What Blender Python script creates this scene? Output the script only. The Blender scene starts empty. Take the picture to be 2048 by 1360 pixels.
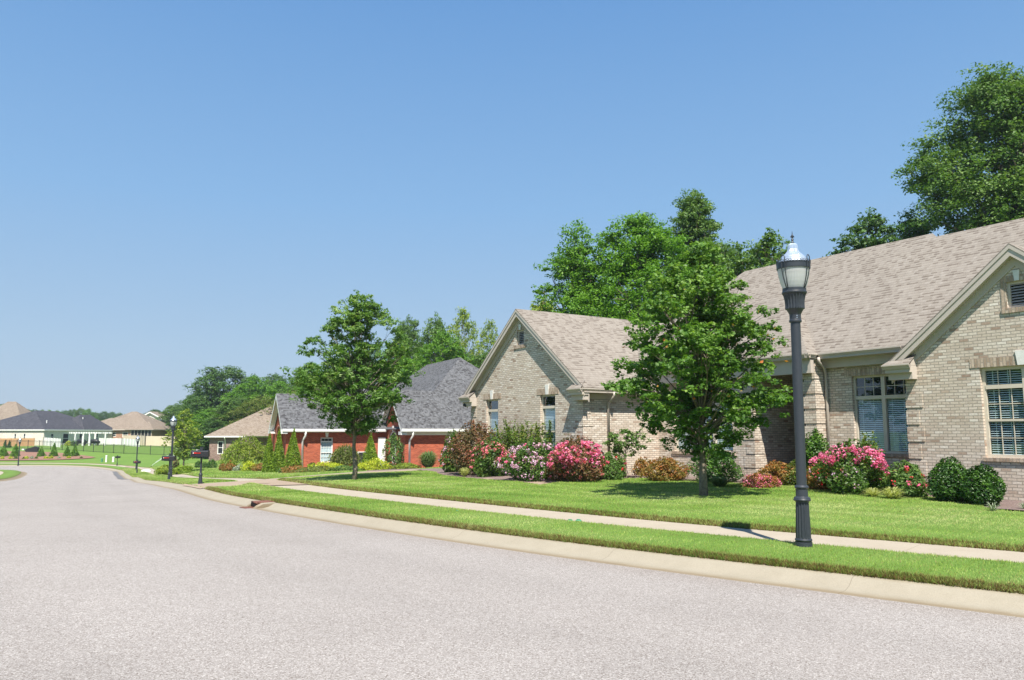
import bpy, bmesh, math, random
import numpy as np
from mathutils import Vector, Matrix
from mathutils.geometry import tessellate_polygon

# ------------------------------------------------------------------ camera, sky, sun, exposure
S = bpy.context.scene
C = S.collection
FPX = 1550.0                       # focal length in pixels of the 2048 px wide photograph
HOR = 864.0                        # horizon row
PITCH = math.atan((HOR-680)/FPX)
CAMZ = 1.6
cam = bpy.data.cameras.new('camera'); camo = bpy.data.objects.new('camera', cam); C.objects.link(camo)
cam.sensor_width = 36; cam.lens = FPX/2048*36; cam.clip_start = .1; cam.clip_end = 5000
camo.location = (0, 0, CAMZ); camo.rotation_euler = (math.pi/2+PITCH, 0, 0)
S.camera = camo
SUN_EL = math.radians(57); SUN_AZ = (0.09, -0.996)          # horizontal direction towards the sun
W = bpy.data.worlds.new('World'); S.world = W; W.use_nodes = True
nt = W.node_tree; bgn = nt.nodes['Background']
sky = nt.nodes.new('ShaderNodeTexSky'); sky.sky_type = 'NISHITA'; sky.sun_disc = False
sky.sun_elevation = SUN_EL; sky.sun_rotation = math.atan2(SUN_AZ[0], SUN_AZ[1])
sky.air_density = 1.0; sky.dust_density = 0.6; sky.ozone_density = 1.6; sky.altitude = 0
# hazy summer air: the clear sky is pulled towards a milky blue that pales evenly to the horizon
tcw = nt.nodes.new('ShaderNodeTexCoord'); sxw = nt.nodes.new('ShaderNodeSeparateXYZ'); nt.links.new(tcw.outputs['Generated'], sxw.inputs[0])
rpw = nt.nodes.new('ShaderNodeValToRGB'); nt.links.new(sxw.outputs[2], rpw.inputs[0])
for k_, (p_, c_) in enumerate([(0, (.366, .475, .60)), (.10, (.335, .475, .635)), (.28, (.225, .415, .675)), (.55, (.115, .285, .59)), (1, (.09, .21, .47))]):
    e_ = rpw.color_ramp.elements[k_] if k_ < 2 else rpw.color_ramp.elements.new(p_)
    e_.position = p_; e_.color = (*c_, 1)
scw = nt.nodes.new('ShaderNodeVectorMath'); scw.operation = 'SCALE'; scw.inputs['Scale'].default_value = 1/.125*1.0; nt.links.new(rpw.outputs[0], scw.inputs[0])
mxw = nt.nodes.new('ShaderNodeMix'); mxw.data_type = 'RGBA'; mxw.inputs[0].default_value = .9
nt.links.new(sky.outputs[0], mxw.inputs[6]); nt.links.new(scw.outputs[0], mxw.inputs[7])
nt.links.new(mxw.outputs[2], bgn.inputs[0]); bgn.inputs[1].default_value = 0.081
sl = bpy.data.lights.new('sun', 'SUN'); sl.energy = 5.0; sl.angle = math.radians(.5); sl.color = (1, .935, .83)
so = bpy.data.objects.new('sun', sl); C.objects.link(so); so.location = (20, -40, 60)
sd = Vector((SUN_AZ[0]*math.cos(SUN_EL), SUN_AZ[1]*math.cos(SUN_EL), math.sin(SUN_EL)))
so.rotation_euler = sd.to_track_quat('Z', 'Y').to_euler()
S.view_settings.view_transform = 'Standard'; S.view_settings.look = 'None'
S.view_settings.exposure = 0.88; S.view_settings.gamma = 1
S.cycles.max_bounces = 6; S.cycles.transparent_max_bounces = 12; S.cycles.diffuse_bounces = 3
S.cycles.caustics_reflective = False; S.cycles.caustics_refractive = False

rng = np.random.default_rng(7); random.seed(7)

# ------------------------------------------------------------------ materials
def new_mat(name):
    m = bpy.data.materials.new(name); m.use_nodes = True
    n = m.node_tree.nodes; l = m.node_tree.links
    return m, n, l, n['Principled BSDF']
def srgb(r, g, b):
    f = lambda c: ((c/255+.055)/1.055)**2.4 if c/255 > .04045 else c/255/12.92
    return (f(r), f(g), f(b), 1)
def setp(b, rough=.8, spec=.3, metal=0):
    b.inputs['Roughness'].default_value = rough; b.inputs['Specular IOR Level'].default_value = spec
    b.inputs['Metallic'].default_value = metal
def ramp(n, pts):
    r = n.new('ShaderNodeValToRGB'); e = r.color_ramp.elements
    while len(e) < len(pts): e.new(.5)
    for k, (p, c) in enumerate(pts): e[k].position = p; e[k].color = c if len(c) == 4 else (*c, 1)
    return r
def noise(n, l, coord, scale, detail=4, rough=.6):
    t = n.new('ShaderNodeTexNoise'); t.inputs['Scale'].default_value = scale
    t.inputs['Detail'].default_value = detail; t.inputs['Roughness'].default_value = rough
    if coord is not None: l.new(coord, t.inputs['Vector'])
    return t
def mixc(n, l, mode, fac, a, b):
    m = n.new('ShaderNodeMix'); m.data_type = 'RGBA'; m.blend_type = mode
    if isinstance(fac, (int, float)): m.inputs[0].default_value = fac
    else: l.new(fac, m.inputs[0])
    for s, v in ((6, a), (7, b)):
        if isinstance(v, tuple): m.inputs[s].default_value = v
        else: l.new(v, m.inputs[s])
    return m.outputs[2]
def bump(n, l, b, h, strength=.3, dist=.01):
    bp = n.new('ShaderNodeBump'); bp.inputs['Strength'].default_value = strength; bp.inputs['Distance'].default_value = dist
    l.new(h, bp.inputs['Height']); l.new(bp.outputs[0], b.inputs['Normal'])

def mat_noisy(name, c1, c2, scale=5, rough=.8, spec=.3, metal=0, coord='Object', detail=4, bmp=0, c3=None, scale2=0, bscale=None, bdist=.01):
    m, n, l, b = new_mat(name); setp(b, rough, spec, metal)
    tc = n.new('ShaderNodeTexCoord'); co = tc.outputs[coord]
    t = noise(n, l, co, scale, detail)
    pts = [(.3, c1), (.7, c2)] if c3 is None else [(.25, c1), (.5, c2), (.75, c3)]
    r = ramp(n, pts); l.new(t.outputs['Fac'], r.inputs[0]); col = r.outputs[0]
    if scale2:
        t2 = noise(n, l, co, scale2, 3); r2 = ramp(n, [(.3, (.86, .86, .86)), (.7, (1.12, 1.12, 1.12))])
        l.new(t2.outputs['Fac'], r2.inputs[0]); col = mixc(n, l, 'MULTIPLY', 1., col, r2.outputs[0])
    l.new(col, b.inputs['Base Color'])
    if bmp:
        h = t if not bscale else noise(n, l, co, bscale, 3)
        bump(n, l, b, h.outputs['Fac'], bmp, bdist)
    return m

def mat_brick(name, cols, mortar, bw=.203, rh=.0677, ms=.008, patch=.12, rot=False):
    """cols: colour ramp stops for single bricks"""
    m, n, l, b = new_mat(name); setp(b, .88, .2)
    tc = n.new('ShaderNodeTexCoord'); uv = tc.outputs['UV']
    if rot:
        mp = n.new('ShaderNodeMapping'); mp.inputs['Rotation'].default_value = (0, 0, math.pi/2); l.new(uv, mp.inputs[0]); uv = mp.outputs[0]
    br = n.new('ShaderNodeTexBrick'); br.inputs['Scale'].default_value = 1
    br.inputs['Color1'].default_value = (0, 0, 0, 1); br.inputs['Color2'].default_value = (1, 1, 1, 1); br.inputs['Mortar'].default_value = (.5, .5, .5, 1)
    br.inputs['Mortar Size'].default_value = ms; br.inputs['Mortar Smooth'].default_value = .15
    br.inputs['Brick Width'].default_value = bw; br.inputs['Row Height'].default_value = rh; br.offset = .5
    l.new(uv, br.inputs['Vector'])
    r = ramp(n, cols); r.color_ramp.interpolation = 'LINEAR'; l.new(br.outputs['Color'], r.inputs[0])
    t = noise(n, l, uv, 22, 4); rt = ramp(n, [(.3, (.84, .84, .84)), (.7, (1.14, 1.14, 1.14))]); l.new(t.outputs['Fac'], rt.inputs[0])
    c = mixc(n, l, 'MULTIPLY', 1., r.outputs[0], rt.outputs[0])
    t3 = noise(n, l, uv, .9, 4); rt3 = ramp(n, [(.3, (1-patch,)*3), (.7, (1+patch,)*3)]); l.new(t3.outputs['Fac'], rt3.inputs[0])
    c = mixc(n, l, 'MULTIPLY', 1., c, rt3.outputs[0])
    c = mixc(n, l, 'MIX', br.outputs['Fac'], c, mortar)
    l.new(c, b.inputs['Base Color'])
    inv = n.new('ShaderNodeMath'); inv.operation = 'SUBTRACT'; inv.inputs[0].default_value = 1; l.new(br.outputs['Fac'], inv.inputs[1])
    ad = n.new('ShaderNodeMath'); ad.operation = 'MULTIPLY_ADD'; l.new(t.outputs['Fac'], ad.inputs[0]); ad.inputs[1].default_value = .25; l.new(inv.outputs[0], ad.inputs[2])
    bump(n, l, b, ad.outputs[0], .9, .012)
    return m

def mat_shingle(name, cols, bw=.32, rh=.14, dark=.45, tab_shade=0.0):
    m, n, l, b = new_mat(name); setp(b, .92, .15)
    tc = n.new('ShaderNodeTexCoord'); uv = tc.outputs['UV']
    def bt(w, h, off, ms):
        br = n.new('ShaderNodeTexBrick'); br.inputs['Scale'].default_value = 1
        br.inputs['Color1'].default_value = (0, 0, 0, 1); br.inputs['Color2'].default_value = (1, 1, 1, 1); br.inputs['Mortar'].default_value = (.35, .35, .35, 1)
        br.inputs['Mortar Size'].default_value = ms; br.inputs['Mortar Smooth'].default_value = .3
        br.inputs['Brick Width'].default_value = w; br.inputs['Row Height'].default_value = h; br.offset = off
        l.new(uv, br.inputs['Vector']); return br
    b1 = bt(bw, rh, .37, .004); b2 = bt(bw*.53, rh, .61, 0)
    av = mixc(n, l, 'MIX', .6, b1.outputs['Color'], b2.outputs['Color'])
    r = ramp(n, cols); l.new(av, r.inputs[0])
    t = noise(n, l, uv, 60, 3, .8); rt = ramp(n, [(.3, (.72, .72, .72)), (.7, (1.25, 1.25, 1.25))]); l.new(t.outputs['Fac'], rt.inputs[0])
    c = mixc(n, l, 'MULTIPLY', 1., r.outputs[0], rt.outputs[0])
    t3 = noise(n, l, uv, .5, 4); rt3 = ramp(n, [(.3, (.95, .95, .95)), (.7, (1.04, 1.04, 1.04))]); l.new(t3.outputs['Fac'], rt3.inputs[0])
    c = mixc(n, l, 'MULTIPLY', 1., c, rt3.outputs[0])
    # butt edge of every course: a thin darker line and a relief step
    sp = n.new('ShaderNodeSeparateXYZ'); l.new(uv, sp.inputs[0])
    md = n.new('ShaderNodeMath'); md.operation = 'WRAP'; md.inputs[1].default_value = rh; md.inputs[2].default_value = 0; l.new(sp.outputs[1], md.inputs[0])
    lt = n.new('ShaderNodeMath'); lt.operation = 'LESS_THAN'; lt.inputs[1].default_value = rh*.16; l.new(md.outputs[0], lt.inputs[0])
    ml = n.new('ShaderNodeMath'); ml.operation = 'MULTIPLY'; ml.inputs[1].default_value = dark; l.new(lt.outputs[0], ml.inputs[0])
    c = mixc(n, l, 'MULTIPLY', ml.outputs[0], c, (.35, .32, .3, 1))
    l.new(c, b.inputs['Base Color'])
    if tab_shade:  # shadow under random shingle tabs, painted into the colour as dark dashes
        sc = n.new('ShaderNodeSeparateColor'); l.new(b1.outputs['Color'], sc.inputs[0])
        l1 = n.new('ShaderNodeMath'); l1.operation = 'LESS_THAN'; l1.inputs[1].default_value = .34; l.new(sc.outputs[0], l1.inputs[0])
        l2 = n.new('ShaderNodeMath'); l2.operation = 'LESS_THAN'; l2.inputs[1].default_value = rh*.42; l.new(md.outputs[0], l2.inputs[0])
        l3 = n.new('ShaderNodeMath'); l3.operation = 'MULTIPLY'; l.new(l1.outputs[0], l3.inputs[0]); l.new(l2.outputs[0], l3.inputs[1])
        l4 = n.new('ShaderNodeMath'); l4.operation = 'MULTIPLY'; l4.inputs[1].default_value = tab_shade; l.new(l3.outputs[0], l4.inputs[0])
        c = mixc(n, l, 'MULTIPLY', l4.outputs[0], c, (.42, .37, .34, 1)); l.new(c, b.inputs['Base Color'])
    sub = n.new('ShaderNodeMath'); sub.operation = 'SUBTRACT'; l.new(b2.outputs['Color'], sub.inputs[0]); l.new(md.outputs[0], sub.inputs[1])
    bump(n, l, b, sub.outputs[0], .5, .012)
    return m

def mat_leaf(name, c_lo, c_mid, c_hi, trans=.35, rough=.5, spec=.35):
    """colour per leaf from the 'tint' attribute"""
    m, n, l, b = new_mat(name); setp(b, rough, spec)
    at = n.new('ShaderNodeAttribute'); at.attribute_name = 'tint'
    r = ramp(n, [(0, c_lo), (.5, c_mid), (1, c_hi)]); l.new(at.outputs['Fac'], r.inputs[0])
    l.new(r.outputs[0], b.inputs['Base Color'])
    tr = n.new('ShaderNodeBsdfTranslucent'); 
    tcl = mixc(n, l, 'MULTIPLY', 1., r.outputs[0], (1.25, 1.3, .55, 1)); l.new(tcl, tr.inputs[0])
    mx = n.new('ShaderNodeMixShader'); mx.inputs[0].default_value = trans
    l.new(b.outputs[0], mx.inputs[1]); l.new(tr.outputs[0], mx.inputs[2]); l.new(mx.outputs[0], n['Material Output'].inputs[0])
    return m

def mat_glass(name, tint=(.9, .95, 1, 1), boost=1.0):
    m, n, l, b = new_mat(name); n.remove(b)
    g = n.new('ShaderNodeBsdfGlossy'); g.inputs['Roughness'].default_value = .02; g.inputs[0].default_value = tint
    t = n.new('ShaderNodeBsdfTransparent'); t.inputs[0].default_value = (.86, .95, .97, 1)
    fr = n.new('ShaderNodeLayerWeight'); pw = n.new('ShaderNodeMath'); pw.operation = 'POWER'; pw.inputs[1].default_value = 3; l.new(fr.outputs['Facing'], pw.inputs[0])
    mu = n.new('ShaderNodeMath'); mu.operation = 'MULTIPLY_ADD'; mu.inputs[1].default_value = .9*boost; mu.inputs[2].default_value = .10; mu.use_clamp = True; l.new(pw.outputs[0], mu.inputs[0])
    mx = n.new('ShaderNodeMixShader'); l.new(mu.outputs[0], mx.inputs[0]); l.new(t.outputs[0], mx.inputs[1]); l.new(g.outputs[0], mx.inputs[2])
    l.new(mx.outputs[0], n['Material Output'].inputs[0]); return m

M = {}
M['brick_grey'] = mat_brick('weathered grey brick', [(0, (.33, .235, .18)), (.05, (.43, .335, .265)), (.12, (.53, .45, .37)), (.6, (.59, .51, .43)), (.9, (.66, .59, .51)), (1, (.72, .66, .59))], (.33, .29, .245, 1), patch=.06)
M['brick_soldier'] = mat_brick('soldier course brick', [(0, (.30, .22, .16)), (.5, (.44, .34, .26)), (1, (.54, .44, .35))], (.34, .29, .24, 1), bw=.203, rh=.0677, rot=True)
M['brick_red'] = mat_brick('red brick', [(0, (.30, .055, .025)), (.5, (.42, .085, .038)), (1, (.52, .125, .06))], (.42, .2, .14, 1))
M['brick_mauve'] = mat_brick('mauve brick', [(0, (.17, .10, .085)), (.5, (.27, .17, .145)), (1, (.36, .25, .21))], (.33, .27, .24, 1))
M['brick_cream'] = mat_brick('cream brick', [(0, (.6, .54, .47)), (.5, (.72, .66, .58)), (1, (.8, .75, .68))], (.7, .65, .58, 1))
M['brick_orange'] = mat_brick('orange brick', [(0, (.32, .15, .10)), (.5, (.42, .21, .14)), (1, (.5, .28, .2))], (.45, .35, .28, 1))
M['shingle_tan'] = mat_shingle('tan asphalt shingle', [(.1, (.205, .18, .155)), (.4, (.238, .212, .184)), (.7, (.252, .226, .197)), (1, (.275, .249, .22))], bw=.16, rh=.13, dark=.35, tab_shade=.62)
M['shingle_tan_far'] = mat_shingle('tan brown asphalt shingle', [(.1, (.17, .13, .10)), (.5, (.23, .19, .15)), (1, (.28, .235, .195))])
M['shingle_slate'] = mat_shingle('slate grey asphalt shingle', [(.1, (.055, .055, .06)), (.4, (.10, .103, .11)), (.7, (.128, .131, .14)), (1, (.155, .16, .17))], bw=.22, rh=.14, dark=.3, tab_shade=.55)
M['shingle_dark'] = mat_shingle('charcoal asphalt shingle', [(.1, (.035, .036, .045)), (.5, (.06, .062, .075)), (1, (.10, .10, .115))])
M['trim'] = mat_noisy('beige painted trim', (.46, .41, .36), (.51, .455, .40), 3, .5, .4)
M['trim_white'] = mat_noisy('white painted trim', (.74, .74, .72), (.8, .8, .78), 3, .5, .4)
M['frame_cream'] = mat_noisy('cream window frame', (.56, .50, .41), (.62, .56, .47), 3, .45, .4)
M['keystone'] = mat_noisy('pale keystone', (.66, .65, .62), (.76, .75, .72), 12, .8, .2)
M['blind'] = mat_noisy('white blind slats', (.82, .87, .87), (.88, .91, .91), 4, .5, .4)
M['glass'] = mat_glass('window glass', boost=1.2)
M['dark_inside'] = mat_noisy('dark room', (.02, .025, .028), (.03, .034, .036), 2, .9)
M['asphalt'] = None
def mk_asphalt():
    m, n, l, b = new_mat('aged pale asphalt'); setp(b, .92, .15)
    tc = n.new('ShaderNodeTexCoord'); co = tc.outputs['Object']
    v = n.new('ShaderNodeTexVoronoi'); v.inputs['Scale'].default_value = 125; v.feature = 'F1'; l.new(co, v.inputs['Vector'])
    sx = n.new('ShaderNodeSeparateColor'); l.new(v.outputs['Color'], sx.inputs[0])
    r = ramp(n, [(0, (.142, .116, .10)), (.18, (.232, .213, .198)), (.55, (.30, .282, .270)), (.85, (.348, .328, .312)), (1, (.475, .455, .435))]); l.new(sx.outputs[0], r.inputs[0])
    t = noise(n, l, co, 30, 5, .7); rt = ramp(n, [(.3, (.92, .92, .92)), (.7, (1.06, 1.055, 1.05))]); l.new(t.outputs['Fac'], rt.inputs[0])
    c = mixc(n, l, 'MULTIPLY', 1., r.outputs[0], rt.outputs[0])
    t2 = noise(n, l, co, .35, 5, .65); rt2 = ramp(n, [(.25, (.90, .89, .88)), (.75, (1.05, 1.045, 1.04))]); l.new(t2.outputs['Fac'], rt2.inputs[0])
    c = mixc(n, l, 'MULTIPLY', 1., c, rt2.outputs[0])
    dc = n.new('ShaderNodeVertexColor'); dc.layer_name = 'wear'
    c = mixc(n, l, 'MULTIPLY', 1., c, dc.outputs[0])
    l.new(c, b.inputs['Base Color'])
    bump(n, l, b, v.outputs['Distance'], .5, .004); return m
M['asphalt'] = mk_asphalt()
def mk_concrete(name, c1, c2, c3, joint=0.0, dirt=0):
    m, n, l, b = new_mat(name); setp(b, .85, .2)
    tc = n.new('ShaderNodeTexCoord'); co = tc.outputs['Object']
    t = noise(n, l, co, 2.2, 8, .7); r = ramp(n, [(.25, c1), (.5, c2), (.75, c3)]); l.new(t.outputs['Fac'], r.inputs[0])
    t2 = noise(n, l, co, 90, 3, .8); r2 = ramp(n, [(.3, (.86, .86, .86)), (.7, (1.1, 1.1, 1.1))]); l.new(t2.outputs['Fac'], r2.inputs[0])
    c = mixc(n, l, 'MULTIPLY', 1., r.outputs[0], r2.outputs[0])
    uv = tc.outputs['UV']; sp = n.new('ShaderNodeSeparateXYZ'); l.new(uv, sp.inputs[0])
    if joint:
        md = n.new('ShaderNodeMath'); md.operation = 'WRAP'; md.inputs[1].default_value = joint; md.inputs[2].default_value = 0; l.new(sp.outputs[0], md.inputs[0])
        lt = n.new('ShaderNodeMath'); lt.operation = 'LESS_THAN'; lt.inputs[1].default_value = .006; l.new(md.outputs[0], lt.inputs[0])
        c = mixc(n, l, 'MIX', lt.outputs[0], c, (.19, .16, .12, 1))
    if dirt:
        t4 = noise(n, l, co, 3.5, 5, .7); ad = n.new('ShaderNodeMath'); ad.operation = 'MULTIPLY_ADD'; ad.inputs[1].default_value = -.16; l.new(t4.outputs['Fac'], ad.inputs[0]); l.new(sp.outputs[1], ad.inputs[2])
        rd = ramp(n, [(0, (.74, .66, .56)), (.07, (.88, .84, .78)), (.2, (1, 1, 1)), (.43, (1, 1, 1)), (.52, (.86, .83, .76))]); l.new(ad.outputs[0], rd.inputs[0]); c = mixc(n, l, 'MULTIPLY', 1., c, rd.outputs[0])
    l.new(c, b.inputs['Base Color']); bump(n, l, b, t2.outputs['Fac'], .25, .003); return m
M['curb'] = mk_concrete('tan concrete kerb', (.27, .24, .182), (.30, .268, .207), (.322, .29, .226), 3.0, 1)
M['walk'] = mk_concrete('sand concrete walk', (.33, .285, .222), (.36, .315, .248), (.385, .34, .27), 1.5)
M['drive'] = mk_concrete('brown aggregate drive', (.28, .215, .16), (.315, .245, .185), (.345, .275, .21), 0)
def mk_lawn():
    m, n, l, b = new_mat('mown grass ground'); setp(b, .9, .15)
    tc = n.new('ShaderNodeTexCoord'); co = tc.outputs['Object']
    t = noise(n, l, co, 26, 6, .8); r = ramp(n, [(.25, (.07, .135, .024)), (.5, (.12, .21, .042)), (.72, (.18, .275, .065)), (.9, (.27, .33, .12))]); l.new(t.outputs['Fac'], r.inputs[0])
    t2 = noise(n, l, co, .45, 6, .7); r2 = ramp(n, [(.3, (.84, .9, .8)), (.7, (1.14, 1.06, 1.05))]); l.new(t2.outputs['Fac'], r2.inputs[0])
    c = mixc(n, l, 'MULTIPLY', 1., r.outputs[0], r2.outputs[0])
    dc = n.new('ShaderNodeVertexColor'); dc.layer_name = 'wear'
    c = mixc(n, l, 'MULTIPLY', 1., c, dc.outputs[0])
    l.new(c, b.inputs['Base Color']); bump(n, l, b, t.outputs['Fac'], .6, .03); return m
M['lawn'] = mk_lawn()
M['mulch'] = mat_noisy('grey brown wood mulch', (.09, .062, .055), (.2, .15, .14), 45, .95, .1, c3=(.34, .27, .25), detail=6, bmp=1, scale2=1.2, bscale=35, bdist=.03)
M['mulch_red'] = mat_noisy('red brown mulch', (.15, .085, .06), (.235, .135, .10), 18, .95, .1, c3=(.32, .20, .155), detail=6, bmp=.8, scale2=.6)
M['soil'] = mat_noisy('thatch', (.12, .09, .04), (.2, .16, .07), 30, .95, .1)
M['lamp_paint'] = mat_noisy('dark slate paint', (.026, .031, .040), (.033, .040, .050), 30, .42, .5, bmp=.06, bscale=220, bdist=.002)
M['black_metal'] = mat_noisy('black metal', (.018, .019, .022), (.026, .027, .03), 30, .4, .5)
M['black_plastic'] = mat_noisy('black mailbox shell', (.014, .015, .018), (.022, .023, .026), 20, .45, .45)
M['red_flag'] = mat_noisy('red flag', (.55, .02, .015), (.66, .03, .02), 8, .4, .5)
M['bark'] = mat_noisy('grey brown bark', (.085, .065, .05), (.2, .165, .13), 14, .9, .15, c3=(.26, .22, .18), bmp=.8, bscale=30, bdist=.02)
M['rust'] = mat_noisy('rusty iron', (.12, .05, .035), (.22, .10, .07), 9, .8, .3)
M['dark_hole'] = mat_noisy('dark drain', (.008, .007, .006), (.012, .01, .009), 5, .9)
M['fence_tan'] = mat_noisy('tan vinyl fence', (.55, .47, .35), (.6, .52, .4), 2, .6)
M['fence_wood'] = mat_noisy('orange wood fence', (.42, .24, .12), (.5, .3, .16), 4, .8)
M['green_plastic'] = mat_noisy('green plastic', (.06, .22, .12), (.08, .26, .15), 5, .5)
def mk_globe():
    m, n, l, b = new_mat('frosted lamp glass'); setp(b, .22, .5)
    b.inputs['Base Color'].default_value = (.86, .88, .88, 1)
    tr = n.new('ShaderNodeBsdfTransparent'); tr.inputs[0].default_value = (.92, .95, .95, 1)
    tl = n.new('ShaderNodeBsdfTranslucent'); tl.inputs[0].default_value = (.8, .83, .83, 1)
    m1 = n.new('ShaderNodeMixShader'); m1.inputs[0].default_value = .5; l.new(b.outputs[0], m1.inputs[1]); l.new(tl.outputs[0], m1.inputs[2])
    m2 = n.new('ShaderNodeMixShader'); m2.inputs[0].default_value = .22; l.new(m1.outputs[0], m2.inputs[1]); l.new(tr.outputs[0], m2.inputs[2])
    l.new(m2.outputs[0], n['Material Output'].inputs[0]); return m
M['globe'] = mk_globe()
M['silver'] = mat_noisy('ribbed silver cap', (.50, .58, .68), (.62, .70, .78), 8, .25, .6, metal=.55)
# leaves
M['leaf_maple'] = mat_leaf('maple leaves', (.045, .11, .016), (.10, .215, .035), (.24, .37, .075), .42)
M['leaf_hickory'] = mat_leaf('ash leaves', (.045, .115, .02), (.105, .22, .035), (.30, .41, .15), .42)
M['leaf_bright'] = mat_leaf('bright green leaves', (.065, .16, .015), (.12, .27, .025), (.21, .37, .045), .4)
M['leaf_dark'] = mat_leaf('dark green leaves', (.04, .09, .025), (.075, .155, .04), (.14, .25, .065), .32)
M['leaf_deep'] = mat_leaf('deep green leaves', (.03, .075, .015), (.065, .14, .025), (.14, .25, .045), .33, .45, .4)
M['leaf_mid'] = mat_leaf('mid green leaves', (.055, .12, .025), (.105, .20, .042), (.19, .29, .075), .35)
M['leaf_yellow'] = mat_leaf('yellow green leaves', (.11, .18, .02), (.22, .31, .04), (.42, .47, .06), .4)
M['leaf_olive'] = mat_leaf('olive leaves', (.07, .10, .022), (.13, .18, .035), (.27, .28, .07), .35)
M['leaf_rust'] = mat_leaf('rust tinted leaves', (.10, .12, .025), (.27, .17, .04), (.48, .14, .05), .35)
M['leaf_redtip'] = mat_leaf('red tipped foliage', (.05, .06, .02), (.13, .09, .03), (.42, .15, .11), .3)
M['leaf_box'] = mat_leaf('boxwood leaves', (.02, .06, .012), (.05, .13, .018), (.14, .28, .03), .28, .38, .45)
M['leaf_cypress'] = mat_leaf('arborvitae foliage', (.09, .16, .012), (.19, .30, .02), (.32, .45, .04), .3)
M['leaf_lime'] = mat_leaf('lime foliage', (.25, .32, .02), (.42, .50, .03), (.62, .62, .06), .3)
M['blade'] = None
def mk_blade():
    m, n, l, b = new_mat('grass blades'); setp(b, .55, .3)
    at = n.new('ShaderNodeVertexColor'); at.layer_name = 'col'; l.new(at.outputs[0], b.inputs['Base Color'])
    tr = n.new('ShaderNodeBsdfTranslucent'); l.new(at.outputs[0], tr.inputs[0])
    mx = n.new('ShaderNodeMixShader'); mx.inputs[0].default_value = .35
    l.new(b.outputs[0], mx.inputs[1]); l.new(tr.outputs[0], mx.inputs[2]); l.new(mx.outputs[0], n['Material Output'].inputs[0]); return m
M['blade'] = mk_blade()
def mat_flower(name, lo, mid, hi): return mat_leaf(name, lo, mid, hi, .35, .6, .2)
M['fl_pink'] = mat_flower('pink blossom', (.55, .07, .20), (.74, .15, .36), (.85, .36, .55))
M['fl_lilac'] = mat_flower('lilac blossom', (.5, .25, .45), (.68, .42, .64), (.85, .68, .8))
M['fl_coral'] = mat_flower('coral pink blossom', (.55, .10, .13), (.70, .18, .24), (.8, .34, .38))
M['fl_hot'] = mat_flower('hot pink blossom', (.62, .05, .16), (.78, .13, .30), (.85, .28, .45))
M['fl_red'] = mat_flower('red blossom', (.6, .02, .03), (.75, .05, .06), (.85, .15, .15))

# ------------------------------------------------------------------ object helpers
def link(name, me, mat, parent=None, loc=None):
    o = bpy.data.objects.new(name, me); C.objects.link(o)
    if mat is not None: me.materials.append(mat)
    if parent is not None: o.parent = parent
    if loc is not None: o.location = loc
    return o
def tag(o, label=None, cat=None, group=None, kind=None):
    if label: o['label'] = label
    if cat: o['category'] = cat
    if group: o['group'] = group
    if kind: o['kind'] = kind
    return o
def empty(name, loc, rz=0, label=None, cat=None, group=None):
    o = bpy.data.objects.new(name, None); C.objects.link(o); o.empty_display_size = .2
    o.location = loc; o.rotation_euler = (0, 0, rz); return tag(o, label, cat, group)
def np_mesh(name, V, F, tint=None, col=None, smooth=False):
    """V (n,3), F (m,k) constant k"""
    me = bpy.data.meshes.new(name); V = np.asarray(V, dtype=np.float32); F = np.asarray(F, dtype=np.int32)
    me.vertices.add(len(V)); me.vertices.foreach_set('co', V.ravel())
    k = F.shape[1]; me.loops.add(F.size); me.loops.foreach_set('vertex_index', F.ravel())
    me.polygons.add(len(F)); me.polygons.foreach_set('loop_start', np.arange(0, F.size, k, dtype=np.int32))
    try: me.polygons.foreach_set('loop_total', np.full(len(F), k, dtype=np.int32))
    except Exception: pass
    if smooth: me.polygons.foreach_set('use_smooth', np.ones(len(F), dtype=bool))
    if tint is not None:
        a = me.attributes.new('tint', 'FLOAT', 'POINT'); a.data.foreach_set('value', np.asarray(tint, dtype=np.float32))
    if col is not None:
        nm, cc = col; a = me.color_attributes.new(nm, 'FLOAT_COLOR', 'POINT')
        c4 = np.ones((len(V), 4), dtype=np.float32); c4[:, :3] = cc; a.data.foreach_set('color', c4.ravel())
    me.update(calc_edges=True); me.validate(); return me

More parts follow.
